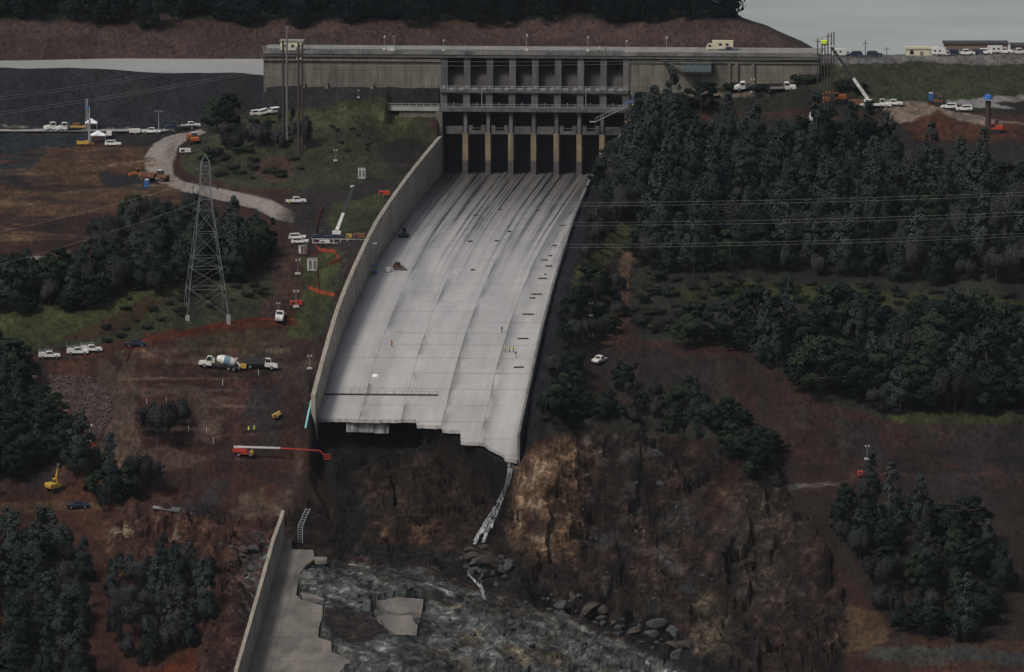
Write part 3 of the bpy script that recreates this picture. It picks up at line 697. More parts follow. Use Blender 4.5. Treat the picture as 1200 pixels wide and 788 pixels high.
def wall_material():
    m, nt, b = new_mat('training_wall_concrete'); L = nt.links.new
    tc = nd(nt, 'ShaderNodeTexCoord'); mp = nd(nt, 'ShaderNodeMapping'); mp.inputs['Scale'].default_value = (1, .16, .12); L(tc.outputs['Object'], mp.inputs[0])
    n = nd(nt, 'ShaderNodeTexNoise', i_Scale=1.1, i_Detail=7., i_Roughness=.68); L(mp.outputs[0], n.inputs['Vector'])
    rp = nd(nt, 'ShaderNodeValToRGB'); L(n.outputs['Fac'], rp.inputs[0])
    rp.color_ramp.elements[0].position = .28; rp.color_ramp.elements[0].color = (.15, .132, .108, 1)
    rp.color_ramp.elements[1].position = .68; rp.color_ramp.elements[1].color = (.35, .31, .255, 1)
    sx = nd(nt, 'ShaderNodeSeparateXYZ'); L(tc.outputs['Object'], sx.inputs[0])
    # vertical construction joints every 9 m
    ad = nd(nt, 'ShaderNodeMath', operation='ADD'); ad.inputs[1].default_value = 900; L(sx.outputs[1], ad.inputs[0])
    dv = nd(nt, 'ShaderNodeMath', operation='DIVIDE'); dv.inputs[1].default_value = 12.2; L(ad.outputs[0], dv.inputs[0])
    fr = nd(nt, 'ShaderNodeMath', operation='FRACT'); L(dv.outputs[0], fr.inputs[0])
    mr = nd(nt, 'ShaderNodeMapRange'); L(fr.outputs[0], mr.inputs[0]); mr.inputs[1].default_value = 0; mr.inputs[2].default_value = .05; mr.inputs[3].default_value = .72; mr.inputs[4].default_value = 1
    vm = nd(nt, 'ShaderNodeVectorMath', operation='SCALE'); L(rp.outputs[0], vm.inputs[0]); L(mr.outputs[0], vm.inputs['Scale'])
    L(vm.outputs[0], b.inputs['Base Color']); b.inputs['Roughness'].default_value = .85
    return m
M['twall'] = wall_material()
def dam_material(name, base, dirt, band):
    m, nt, b = new_mat(name); L = nt.links.new
    tc = nd(nt, 'ShaderNodeTexCoord'); mp = nd(nt, 'ShaderNodeMapping'); mp.inputs['Scale'].default_value = (1, 1, .13); L(tc.outputs['Object'], mp.inputs[0])
    n = nd(nt, 'ShaderNodeTexNoise', i_Scale=.75, i_Detail=7., i_Roughness=.7); L(mp.outputs[0], n.inputs['Vector'])
    n2 = nd(nt, 'ShaderNodeTexNoise', i_Scale=.11, i_Detail=4.); L(tc.outputs['Object'], n2.inputs['Vector'])
    rp = nd(nt, 'ShaderNodeValToRGB'); L(n.outputs['Fac'], rp.inputs[0])
    rp.color_ramp.elements[0].position = .32; rp.color_ramp.elements[0].color = (*dirt, 1); rp.color_ramp.elements[1].position = .62; rp.color_ramp.elements[1].color = (*base, 1)
    sx = nd(nt, 'ShaderNodeSeparateXYZ'); L(tc.outputs['Object'], sx.inputs[0])
    br = nd(nt, 'ShaderNodeTexBrick'); br.offset = 0; br.inputs['Scale'].default_value = 1; br.inputs['Brick Width'].default_value = 12.2; br.inputs['Row Height'].default_value = 2.3; br.inputs['Mortar Size'].default_value = .06
    br.inputs['Color1'].default_value = (1, 1, 1, 1); br.inputs['Color2'].default_value = (.86, .86, .86, 1); br.inputs['Mortar'].default_value = (.62, .6, .58, 1)
    cx = nd(nt, 'ShaderNodeCombineXYZ'); L(sx.outputs[0], cx.inputs[0]); L(sx.outputs[2], cx.inputs[1]); L(cx.outputs[0], br.inputs['Vector'])
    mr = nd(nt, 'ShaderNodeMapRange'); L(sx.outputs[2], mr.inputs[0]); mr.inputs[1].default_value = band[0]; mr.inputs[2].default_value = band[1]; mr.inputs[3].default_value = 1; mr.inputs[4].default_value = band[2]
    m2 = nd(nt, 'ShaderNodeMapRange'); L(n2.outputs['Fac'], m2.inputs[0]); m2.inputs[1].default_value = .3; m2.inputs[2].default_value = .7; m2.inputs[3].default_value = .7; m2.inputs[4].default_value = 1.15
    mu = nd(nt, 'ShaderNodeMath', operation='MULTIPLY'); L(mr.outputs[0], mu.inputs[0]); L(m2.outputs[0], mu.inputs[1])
    v1 = nd(nt, 'ShaderNodeVectorMath', operation='MULTIPLY'); L(rp.outputs[0], v1.inputs[0]); L(br.outputs['Color'], v1.inputs[1])
    vm = nd(nt, 'ShaderNodeVectorMath', operation='SCALE'); L(v1.outputs[0], vm.inputs[0]); L(mu.outputs[0], vm.inputs['Scale'])
    L(vm.outputs[0], b.inputs['Base Color']); b.inputs['Roughness'].default_value = .88
    return m
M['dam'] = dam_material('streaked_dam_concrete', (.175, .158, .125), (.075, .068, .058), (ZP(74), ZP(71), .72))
M['pierlow'] = dam_material('ochre_stained_pier', (.33, .25, .16), (.15, .125, .10), (4.6, 3.6, 1.))
def pier_mat():
    m = dam_material('watermarked_pier_concrete', (.27, .205, .125), (.12, .10, .075), (100, 101, 1.))
    nt = m.node_tree; b = nt.nodes['Principled BSDF']; src = b.inputs['Base Color'].links[0].from_socket
    tc = nd(nt, 'ShaderNodeTexCoord'); sx = nd(nt, 'ShaderNodeSeparateXYZ'); nt.links.new(tc.outputs['Object'], sx.inputs[0])
    mr = nd(nt, 'ShaderNodeMapRange'); nt.links.new(sx.outputs[2], mr.inputs[0]); mr.inputs[1].default_value = 3.7; mr.inputs[2].default_value = 4.3
    mx = nd(nt, 'ShaderNodeMix', data_type='RGBA'); nt.links.new(mr.outputs[0], mx.inputs[0]); mx.inputs[6].default_value = (.065, .055, .058, 1); nt.links.new(src, mx.inputs[7])
    nt.links.new(mx.outputs[2], b.inputs['Base Color']); return m
M['pier'] = pier_mat()
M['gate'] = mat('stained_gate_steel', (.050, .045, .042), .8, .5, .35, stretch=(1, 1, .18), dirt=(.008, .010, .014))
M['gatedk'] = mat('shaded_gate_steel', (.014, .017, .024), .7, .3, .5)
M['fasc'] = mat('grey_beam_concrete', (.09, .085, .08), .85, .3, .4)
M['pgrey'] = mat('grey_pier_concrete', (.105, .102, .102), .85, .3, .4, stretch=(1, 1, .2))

def slab_mesh(us, vend, v1, dv, thick):
    """chute floor: strips of concrete from the broken end up to v1, with a real thickness"""
    mb = MB(); rows = []
    for u in us:
        ve = vend(u); n = int((v1-ve)/dv)+2
        rows.append((u, np.linspace(ve, v1, n)))
    nmax = 90
    for (ua, _), (ub, _) in zip(rows, rows[1:]):
        va = vend(ua+.01); vb = vend(ub-.01)
        a = np.linspace(va, v1, nmax); b = np.linspace(vb, v1, nmax)
        za, zb = zf(a), zf(b); o = len(mb.v)
        for i in range(nmax):
            mb.v += [(ua, a[i], za[i]), (ub, b[i], zb[i]), (ua, a[i], za[i]-thick), (ub, b[i], zb[i]-thick)]
        for i in range(nmax-1):
            p = o+4*i
            mb.f += [(p, p+1, p+5, p+4), (p+3, p+2, p+6, p+7)]
        mb.f.append((o, o+2, o+3, o+1))
        for i in range(nmax-1):
            p = o+4*i; mb.f += [(p, p+4, p+6, p+2), (p+1, p+3, p+7, p+5)]
    return mb
def end_fn(pts, rag=.25):
    q = [uv(*at_floor(*p)[:2]) for p in pts]
    us = [float(a) for a, _ in q]; vs = [float(b) for _, b in q]
    for i in range(1, len(us)): us[i] = max(us[i], us[i-1]+.02)
    def f(u): return float(np.interp(u, us, vs))+rag*math.sin(u*2.1)*math.sin(u*.83+1)
    return f, us, vs
def wall_mesh(u0, u1, v0, v1, hf, foot, n=110, end=None):
    mb = MB(); vs = np.linspace(v0, v1, n); z = zf(vs); h = hf(vs)
    for i in range(n):
        hh = h[i]
        mb.v += [(u0, vs[i], z[i]-foot), (u1, vs[i], z[i]-foot), (u1, vs[i], z[i]+hh), (u0, vs[i], z[i]+hh)]
    for i in range(n-1):
        p = 4*i
        for a, b in ((0, 1), (1, 2), (2, 3), (3, 0)): mb.f.append((p+a, p+b, p+4+b, p+4+a))
    mb.f += [(0, 3, 2, 1), tuple(4*(n-1)+k for k in (0, 1, 2, 3))]
    return mb

ch = local('spillway_chute', 'wide streaked concrete chute below the gates, broken off at its lower end', 'spillway')
endU, eu, ev = end_fn([(367, 491), (400, 490.5), (430, 492), (487, 491.5), (489, 498), (517, 499), (519, 503.5), (539.5, 504.5), (540, 517.5), (567, 519), (575, 525), (590, 532), (592, 537), (607, 540)])
us = sorted(set([round(x, 3) for x in np.linspace(-UW, UW, 55)]+[x for x in eu if -UW < x < UW]))
slab_mesh(us, endU, 12, 3, .9).build('floor_slab', 'chute', ch)
wall_mesh(-UW-1.1, -UW, -379, 2.5, hL, 6).build('side_wall', 'twall', ch)
wall_mesh(UW, UW+.6, endU(UW)+1, 2.5, hR, 6).build('side_wall', 'conc_dk', ch)
mb = MB()   # remains of the footing under the broken edge
for a, b in ((-19.5, -15.5), (-15.4, -12.5), (-12.3, -8.6)):
    mb.box(a, b, -372.7, -369.5, zf(np.array(-372.))-3.6-rnd.random()*.6, zf(np.array(-372.))-.92)
mb.build('broken_footing', mat('footing_concrete', (.30, .30, .295), .8, .5, .9, stretch=(1, 1, .15), dirt=(.03, .03, .035)), ch)

# lower remnant
lo = local('broken_chute', 'torn lower piece of the concrete chute with one standing side wall and a jagged edge', 'spillway')
q = [uv(*at_floor(*p)[:2]) for p in LP]
mb = MB(); qv = [float(b) for a, b in q]; qu = [float(a) for a, b in q]
for i in range(1, len(qv)): qv[i] = min(qv[i], qv[i-1]-.02)
vs = sorted(set(list(np.linspace(qv[-1], qv[0], 70))+qv))
for va, vb in zip(vs, vs[1:]):
    ua = float(np.interp(-(va+.01), [-x for x in qv], qu)); ub = float(np.interp(-(vb-.01), [-x for x in qv], qu))
    zs = zf(np.array([va, vb])); o = len(mb.v)
    mb.v += [(-UW, va, zs[0]), (ua, va, zs[0]), (ub, vb, zs[1]), (-UW, vb, zs[1])]+[(-UW, va, zs[0]-.8), (ua, va, zs[0]-.8), (ub, vb, zs[1]-.8), (-UW, vb, zs[1]-.8)]
    mb.f += [(o, o+1, o+2, o+3), (o+1, o+5, o+6, o+2), (o+7, o+6, o+5, o+4), (o, o+4, o+5, o+1), (o+3, o+2, o+6, o+7)]
M['chute_low'] = mat('dry_chute_concrete', (.165, .148, .130), .8, .35, .22, stretch=(1, .35, 1), dirt=(.075, .066, .058))
def with_joints(m, px=5.4, py=6.1):
    nt = m.node_tree; b = nt.nodes['Principled BSDF']; src = b.inputs['Base Color'].links[0].from_socket
    tc = nd(nt, 'ShaderNodeTexCoord'); br = nd(nt, 'ShaderNodeTexBrick'); br.offset = 0
    br.inputs['Scale'].default_value = 1; br.inputs['Brick Width'].default_value = px*2; br.inputs['Row Height'].default_value = py; br.inputs['Mortar Size'].default_value = .07
    br.inputs['Color1'].default_value = (1, 1, 1, 1); br.inputs['Color2'].default_value = (.88, .88, .88, 1); br.inputs['Mortar'].default_value = (.45, .43, .42, 1)
    nt.links.new(tc.outputs['Object'], br.inputs['Vector'])
    v = nd(nt, 'ShaderNodeVectorMath', operation='MULTIPLY'); nt.links.new(src, v.inputs[0]); nt.links.new(br.outputs['Color'], v.inputs[1]); nt.links.new(v.outputs[0], b.inputs['Base Color'])
    return m
with_joints(M['chute_low'])
mb.build('floor_slab', 'chute_low', lo)
wall_mesh(-UW-.9, -UW, qv[-1], float(uv(*at_floor(329, 630)[:2])[1])+1, hL, 6, 40).build('side_wall', 'twall', lo)
for (a, b, c, d) in (((368, 655), (383, 655), (383, 659), (370, 660)), ((350, 675), (364, 675), (364, 680), (351, 684)), ((352, 697), (382, 701), (380, 705), (356, 704))):
    P = [at_floor(*k) for k in (a, b, c, d)]; P = [uv(k.x, k.y)+(k.z,) for k in P]
    MB().add([(p[0], p[1], p[2]+.5) for p in P]+[(p[0], p[1], p[2]-.4) for p in P], [(3, 2, 1, 0), (4, 5, 6, 7)]+[(i, (i+1) % 4, (i+1) % 4+4, i+4) for i in range(4)]).build('torn_plate', 'chute_low', lo)
def slab_plate(px, dz, tilt):
    S = [uv(q.x, q.y) for q in (at_floor(*p) for p in px)]; n = len(S); v0 = float(S[0][1])
    top = [(float(a), float(b), float(zf(np.array(float(b))))+.55+dz+tilt*(float(b)-v0)) for a, b in S]
    return MB().add(top+[(a, b, c-1.3) for a, b, c in top], [tuple(range(n-1, -1, -1)), tuple(range(n, 2*n))]+[(i, (i+1) % n, (i+1) % n+n, i+n) for i in range(n)])
sb = empty('concrete_slab', (CO[0], CO[1], 0), CROT, 'isolated ragged concrete slab lying on the grey rock beside the broken lower chute', 'slab')
slab_plate([(441, 708), (452, 706.5), (466, 704), (481, 705), (496, 706), (495.5, 714), (494, 722), (484, 721.5), (468, 723), (455, 721), (449, 716)], .25, 0).build('slab_plate', 'chute_low', sb)
slab_plate([(445, 726), (452, 722), (467, 724.2), (483, 723), (485, 730), (489.5, 735), (488.5, 742), (488, 748), (476, 749.5), (466, 749), (459, 741), (452, 737), (449, 731)], -.1, .01).build('slab_plate', 'chute_low', sb)
# ------------------------------------------------------------------ gate structure
gs = local('spillway_gate_structure', 'dark concrete gate structure with eight bays at the head of the chute', 'dam')
pit = 2*UW/8; UK = [-UW+k*pit for k in range(9)]
zb, zm, zd0, zd1 = ZP(157.5), ZP(149), ZP(131.5), ZP(127.5)
zg0, zg1 = ZP(109, 5), ZP(106.5, 5); zr0, zr1 = ZP(68, 8), ZP(61.5, 8)
for k in range(9):
    u = UK[k]
    w = .78 if 0 < k < 8 else 1.0
    if 0 < k < 8:
        MB().box(u-w, u+w, 0, 13, -.6, zb).build('lower_pier', 'pier', gs)
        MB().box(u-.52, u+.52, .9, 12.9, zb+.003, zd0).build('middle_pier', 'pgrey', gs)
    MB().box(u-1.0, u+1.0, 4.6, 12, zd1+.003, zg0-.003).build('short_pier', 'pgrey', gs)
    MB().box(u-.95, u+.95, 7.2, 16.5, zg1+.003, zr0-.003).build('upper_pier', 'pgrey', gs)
for k in range(8):
    a, b = UK[k], UK[k+1]
    full = k in (0, 3, 4, 7)
    mb = MB()
    if full: mb.box(a+.8, b-.8, 1.5, 3.2, zb-.2, zm-.1)
    else:
        mb.box(a+.8, b-.8, 1.5, 3.2, zb-.2, zb+.8)
        mb.box(a+.8, a+2.1, 1.45, 3.1, zb+.803, zm+.2); mb.box(b-2.1, b-.8, 1.45, 3.1, zb+.803, zm+.2)
        mb.box(a+2.1, b-2.1, 1.5, 1.7, zb+1.5, zb+1.7)
    mb.build('cross_beam', 'fasc', gs)
    # curved gate leaf in the upper opening
    mb = MB(); n = 9; z0, z1 = zg1-.4, zr0-1.2+((k*37) % 5)*.1-1.8; L_ = []
    for i in range(n):
        t = i/(n-1); L_.append((9.2+3.2*t*t, z0+(z1-z0)*t))
    for i in range(n): mb.v += [(a+.95, L_[i][0], L_[i][1]), (b-.95, L_[i][0], L_[i][1])]
    mb.f += [(2*i, 2*i+1, 2*i+3, 2*i+2) for i in range(n-1)]
    g = mb.build('gate_leaf', 'gate', gs)
    so_ = g.modifiers.new('thickness', 'SOLIDIFY'); so_.thickness = .3
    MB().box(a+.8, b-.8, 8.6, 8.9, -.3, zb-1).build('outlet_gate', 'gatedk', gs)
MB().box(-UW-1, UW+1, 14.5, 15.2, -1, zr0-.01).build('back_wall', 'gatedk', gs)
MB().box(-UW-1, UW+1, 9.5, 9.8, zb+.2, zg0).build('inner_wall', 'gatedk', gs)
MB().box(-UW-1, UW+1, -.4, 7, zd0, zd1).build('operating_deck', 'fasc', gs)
mb = MB().box(-UW-1, UW+.6, 3.9, 8.4, zg0, zg1)
mb.build('gantry_deck', 'fasc', gs)
def railing(u0, u1, v, z, h=1.1, step=2.2, r=.05, m='steel', parent=gs, rails=2):
    mb = MB(); n = max(1, int((u1-u0)/step))
    for i in range(n+1):
        u = u0+(u1-u0)*i/n; mb.box(u-r, u+r, v-r, v+r, z, z+h)
    for j in range(rails): mb.box(u0, u1, v-r*.8, v+r*.8, z+h*(j+1)/rails-r, z+h*(j+1)/rails+r)
    return mb.build('railing', m, parent)
railing(-UW-1, UW+1, -.25, zd1+.003, 1.2)
railing(-UW-1, UW+.6, 4.1, zg1+.003, 1.3, 2.2, .06)
for k in range(8):
    for d in (1.6, 4.5):
        MB().box(UK[k]+d, UK[k]+d+1.45, 4.5, 5.6, zg1+.003, zg1+.75).build('hoist_box', 'conc_lt', gs)
    MB().lathe([(.28, 0), (.28, .7), (.1, .9)], 8, (UK[k]+.1, 5.2, zg1+.4)).build('hoist_lamp', 'conc_lt', gs)
    lit = MB().box(UK[k]+2.9, UK[k]+3.15, 4.3, 4.5, zd1+1.0, zd1+1.3); lit.build('deck_lamp', 'conc_lt', gs)
for px in (563.7, 685):
    u = UP(px); MB().tube((u, 3.6, zd1), (u, 3.6, ZP(104)), .11, .09, 6).build('mast', 'steel', gs)

# road across the crest
ULE, URE = UP(310, 8), UP(957, 8)
cr = local('crest_road', 'long pale road deck with railing running along the top of the dam', 'bridge')
MB().box(ULE, URE, 6.6, 17.5, zr0, zr1).build('deck', 'fasc', cr)
MB().box(ULE, URE, 6.35, 6.58, zr0+.9, zr1+.35).build('fascia', 'conc_dk', cr)
railing(ULE, UP(735, 8), 6.5, zr1+.36, 1.0, 1.6, .06, 'steel', cr)
MB().box(UP(735, 8), URE+1, 6.3, 6.56, zr1+.352, zr1+1.0).build('parapet', 'conc_lt', cr)
MB().box(ULE, URE+1, 17.2, 17.5, zr1+.003, zr1+1.0).build('parapet', 'conc_lt', cr)

# wing walls
wl = local('wing_wall', 'long tan concrete wall left of the gates, under the crest road', 'wall')
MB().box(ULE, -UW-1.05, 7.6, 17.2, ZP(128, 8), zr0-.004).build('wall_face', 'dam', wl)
MB().box(ULE-.05, -UW-1.05, 7.0, 17.25, ZP(73, 8), ZP(70, 8)).build('ledge', 'dam', wl)
for px in (356, 383, 436):
    u = UP(px, 6)
    z1 = ZP(99, 6)
    MB().box(u-.5, u+.5, 6.5, 7.55, ZP(128, 6), z1).build('buttress', 'dam', wl)
wr = local('wing_wall', 'long grey concrete wall right of the gates, partly behind trees', 'wall')
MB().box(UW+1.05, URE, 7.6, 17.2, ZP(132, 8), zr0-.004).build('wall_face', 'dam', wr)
MB().box(UW+1.05, URE, 7.2, 17.25, ZP(73, 8), ZP(71, 8)).build('ledge', 'dam', wr)
for px in (852, 861, 880):
    u = UP(px, 6); MB().box(u-.45, u+.45, 6.9, 7.55, ZP(128, 6), ZP(73, 6)).build('buttress', 'dam', wr)
ab = local('abutment', 'pale concrete abutment block with a railed deck at the left end of the gate piers', 'abutment')
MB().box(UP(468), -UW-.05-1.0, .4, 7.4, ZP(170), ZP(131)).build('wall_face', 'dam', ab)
MB().box(UP(446), -UW-1.0, -.2, 3.4, ZP(131)+.003, ZP(127)).build('deck', 'conc_lt', ab)
railing(UP(446), -UW-1.2, 0, ZP(127)+.003, 1.1, 2., .06, 'steel', ab)
MB().box(-UW-1.9, -UW, -.3, 13, -1, zd0-.003).build('end_pier', 'dam', ab)
ab2 = local('abutment', 'ochre concrete abutment tapering downwards at the right end of the gate piers', 'abutment')
mb = MB(); mb.add([(UW+.02, -.2, -1), (UW+1.4, -.2, -1), (UW+3.6, -.2, zd0-.003), (UW+.02, -.2, zd0-.003), (UW+.02, 12, -1), (UW+1.4, 12, -1), (UW+3.6, 12, zd0-.003), (UW+.02, 12, zd0-.003)], [(0, 1, 2, 3), (7, 6, 5, 4), (0, 4, 5, 1), (1, 5, 6, 2), (2, 6, 7, 3), (3, 7, 4, 0)])
mb.build('wall_face', 'pierlow', ab2)
MB().box(UW+1.0, UP(768), -.4, 7, zd0, zd1).build('deck', 'fasc', ab2)
railing(UW+1.0, UP(768), -.25, zd1+.003, 1.2, 2., .05, 'steel', ab2)

# gantry stair hanging over the right hand bays
st = local('access_stair', 'slanting steel access stair hanging in front of the right-hand gate bays', 'stair')
a = Vector((UP(736, -1), -1.2, ZP(123, -1))); b = Vector((UP(697, -1), -1.2, ZP(142.5, -1)))
mb = MB()
for o in (Vector((0, 0, 0)), Vector((0, -.9, 0))):
    mb.beam(a+o, b+o, .13); mb.beam(a+o+Vector((0, 0, 1.1)), b+o+Vector((0, 0, 1.1)), .07)
    for i in range(13):
        p = a.lerp(b, i/12)+o; mb.beam(p, p+Vector((0, 0, 1.1)), .05)
mb.build('stringer', 'steel', st)
mb = MB()
for i in range(30):
    p = a.lerp(b, (i+.5)/30); mb.box(p.x-.16, p.x+.16, p.y-.9, p.y, p.z, p.z+.06)
mb.build('tread', 'steel', st)
MB().cbox(b+Vector((-.7, -.45, .1)), (1.8, 1.4, .25)).build('landing', 'steel', st)
mb = MB(); mb.cbox(a+Vector((1.0, -.4, 1.2)), (2.0, 1.2, .9)); mb.cbox(a+Vector((-.6, -.4, .8)), (1.4, .9, .5), 0, .5)
mb.build('platform', mat('faded_blue_paint', (.06, .09, .2), .6, .2, 1), st)
# control hut on the crest
h = local('control_hut', 'small cream control hut on the left end of the crest road', 'hut')
u0, u1 = UP(329.5, 9), UP(355, 9); z0 = zr1+.004; z1 = ZP(50.5, 9)
MB().box(u0, u1, 9, 13.5, z0, z1).build('hut_wall', 'cream', h)
MB().box(u0-.25, u1+.25, 8.7, 13.8, z1+.003, z1+.28).build('roof', 'conc_lt', h)
for k in range(3):
    x = u0+1.2+k*2.0; MB().box(x, x+.9, 8.9, 8.997, z0+.9, z0+1.7).build('window', 'glass', h)
MB().box(UP(352, 9)-.8, UP(355.5, 9), 6.8, 8.6, ZP(72, 8), z0+1.1).build('stair_shaft', 'conc_lt', h)
# equipment cabin and stair on the right wing wall
c = local('equipment_cabin', 'pale blue equipment cabin fixed to the face of the right wing wall', 'cabin')
MB().box(UP(800, 5), UP(832, 5), 4.2, 7.15, ZP(83, 5), ZP(73.5, 5)).build('cabin_wall', 'ltblue', c)
MB().box(UP(799, 5), UP(833, 5), 4.0, 7.15, ZP(73.5, 5)+.003, ZP(73.5, 5)+.25).build('roof', 'fasc', c)
MB().box(UP(798, 5), UP(832, 5), 4.4, 7.15, ZP(83, 5)-.5, ZP(83, 5)-.003).build('bracket', 'roofdark', c)
s = local('wall_stair', 'short steel stair descending the right wing wall to the blue cabin', 'stair')
mb = MB()
for k in range(12):
    t = k/11; mb.cbox((UP(776, 6)+(UP(800, 6)-UP(776, 6))*t, 6.2, ZP(70, 6)+(ZP(82, 6)-ZP(70, 6))*t), (.7, 1.2, .16))
mb.build('tread', 'dark', s)
MB().beam((UP(776, 6), 5.5, ZP(69, 6)), (UP(800, 6), 5.5, ZP(81, 6)), .18).build('stringer', 'conc_dk', s)
# ------------------------------------------------------------------ vehicles (x forward, y left, z up)
def wheels(root, xs, half, r=.42, w=.3, rim='steel'):
    for x in xs:
        for s in (-1, 1):
            o = MB().wheel(x, s*half, r, w).build('wheel', 'tyre', root)
            MB().tube((x, s*half-s*0, r), (x, s*(half+w/2+.012), r), r*.5, r*.45, 10).build('rim', rim, o)
def cab(root, x0, x1, xf, z0, z1, half, m, slope=.35, back=.15, taper=.12):
    """greenhouse: body-colour roof and pillars, dark panes set just proud of it"""
    b = MB(); h2 = half-taper
    b.add([(x0, -half, z0), (xf, -half, z0), (xf, half, z0), (x0, half, z0), (x0+back, -h2, z1), (x1, -h2, z1), (x1, h2, z1), (x0+back, h2, z1)],
          [(4, 5, 6, 7), (0, 1, 5, 4), (1, 2, 6, 5), (2, 3, 7, 6), (3, 0, 4, 7)])
    c = b.build('cab', m, root)
    def pane(q, nme):
        q = [Vector(k) for k in q]; ctr = sum(q, Vector())/4; n = (q[1]-q[0]).cross(q[3]-q[0]).normalized()*.02
        mb = MB(); q2 = [ctr+(k-ctr)*.82 for k in q]
        mb.add([k+n for k in q2]+[k-n for k in q2], [(0, 1, 2, 3), (7, 6, 5, 4), (0, 4, 5, 1), (1, 5, 6, 2), (2, 6, 7, 3), (3, 7, 4, 0)]); mb.build(nme, 'glass', c)
    V = b.v
    pane((V[1], V[2], V[6], V[5]), 'windscreen')
    pane((V[0], V[1], V[5], V[4]), 'side_window'); pane((V[2], V[3], V[7], V[6]), 'side_window'); pane((V[3], V[0], V[4], V[7]), 'rear_window')
    return c
def lamps(root, x, half, z, m='conc_lt', nme='headlight'):
    for s in (-1, 1): MB().box(x-.02, x+.04, s*half-.16, s*half+.16, z-.1, z+.1).build(nme, m, root)
def pickup(m='white', rack=False, service=False, name='pickup_truck'):
    r = empty(name)
    MB().ext([(-2.85, .5), (2.75, .45), (2.85, .7), (2.8, 1.0), (2.65, 1.12), (1.15, 1.2), (-2.85, 1.15)], -.98, .98).build('body', m, r, .05)
    cab(r, -.95, .75, 1.35, 1.17, 1.86, .92, m)
    if service:
        for s in (-1, 1): MB().box(-2.8, -1.0, s*.98-.22*(s > 0), s*.98+.22*(s < 0), 1.16, 1.62).build('tool_locker', m, r, .03)
    MB().box(-2.7, -1.1, -.72, .72, 1.16, 1.19).build('load_bed', 'dark', r)
    if rack:
        mb = MB()
        for x in (-2.7, -1.1, .6):
            for s in (-1, 1): mb.box(x-.04, x+.04, s*.9-.04, s*.9+.04, 1.6 if x < 0 else 1.86, 2.1)
            mb.box(x-.04, x+.04, -.94, .94, 2.1, 2.17)
        for s in (-1, 1): mb.box(-2.75, .9, s*.9-.04, s*.9+.04, 2.172, 2.24)
        mb.build('ladder_rack', 'steel', r)
    wheels(r, (-1.75, 1.8), .86); lamps(r, 2.83, .7, .85); lamps(r, -2.87, .8, .9, 'red', 'tail_light')
    MB().box(2.8, 2.92, -.9, .9, .45, .62).build('bumper', 'steel', r)
    return r
def suv(m='white'):
    r = empty('suv')
    MB().ext([(-2.4, .45), (2.3, .42), (2.42, .7), (2.3, 1.0), (1.1, 1.12), (-2.42, 1.14)], -.94, .94).build('body', m, r, .05)
    cab(r, -2.35, .45, 1.15, 1.13, 1.78, .9, m, back=.3)
    wheels(r, (-1.45, 1.45), .84, .38, .26); lamps(r, 2.36, .66, .8); lamps(r, -2.42, .8, .9, 'red', 'tail_light')
    return r
def truck_cab(r, x0, m, z=3.0, half=1.15):
    MB().ext([(x0, .7), (x0+3.3, .6), (x0+3.4, 1.0), (x0+3.3, 1.55), (x0+1.75, 1.8), (x0, 1.8)], -half+.1, half-.1).build('bonnet', m, r, .06)
    cab(r, x0, x0+1.35, x0+1.75, 1.78, z, half-.1, m, back=.02, taper=.1)
    lamps(r, x0+3.36, half-.35, 1.05); MB().box(x0+3.3, x0+3.5, -half+.1, half-.1, .5, .8).build('bumper', 'steel', r)
M['drumblue'] = mat('faded_blue_band', (.16, .24, .32), .5, .15, .8)
def mixer():
    r = empty('concrete_mixer_truck')
    MB().box(-5.0, 4.0, -.5, .5, .75, 1.05).build('chassis', 'dark', r)
    truck_cab(r, 1.9, 'white', 3.1)
    d = [(.35, -2.9), (1.0, -2.3), (1.32, -1.1), (1.32, .5), (1.05, 1.7), (.6, 2.4)]
    for a, b, m, nm in ((0, 2, 'dwhite', 'drum'), (2, 3, 'drumblue', 'drum_band'), (3, 5, 'white', 'drum_front')):
        o = MB().lathe([(x, z) for x, z in d[a:b+1]], 18).build(nm, m, r, smooth=False)
        o.rotation_euler = (0, R(82), 0); o.location = (-1.6, 0, 2.45)
    MB().add([(-4.6, -.6, 3.4), (-3.9, -.6, 3.4), (-3.9, .6, 3.4), (-4.6, .6, 3.4), (-4.35, -.25, 2.7), (-4.1, -.25, 2.7), (-4.1, .25, 2.7), (-4.35, .25, 2.7)], [(0, 3, 7, 4), (1, 0, 4, 5), (2, 1, 5, 6), (3, 2, 6, 7)]).build('hopper', 'dwhite', r)
    MB().tube((-4.6, 0, 2.5), (-5.6, .2, 1.3), .25, .2, 6).build('chute_spout', 'dwhite', r)
    MB().cbox((1.5, 0, 2.1), (.5, 1.6, 1.3)).build('water_tank', 'white', r)
    wheels(r, (-3.9, -2.6, 3.7), 1.0, .52, .4)
    return r
def dump_truck():
    r = empty('dump_truck')
    MB().box(-4.2, 4.0, -.5, .5, .75, 1.05).build('chassis', 'dark', r)
    truck_cab(r, 1.6, 'white', 2.9)
    MB().ext([(-4.4, 1.2), (1.2, 1.2), (1.35, 2.5), (1.9, 2.75), (1.9, 2.85), (1.1, 2.7), (-4.4, 2.4)], -1.2, 1.2).build('tipper_body', 'dark', r, .04)
    MB().box(-4.2, 1.0, -1.0, 1.0, 2.42, 2.75).build('load', mat('dark_wet_load', (.03, .028, .027), .9, .4, 2), r)
    wheels(r, (-3.4, -2.2, 3.4), 1.0, .52, .4)
    return r
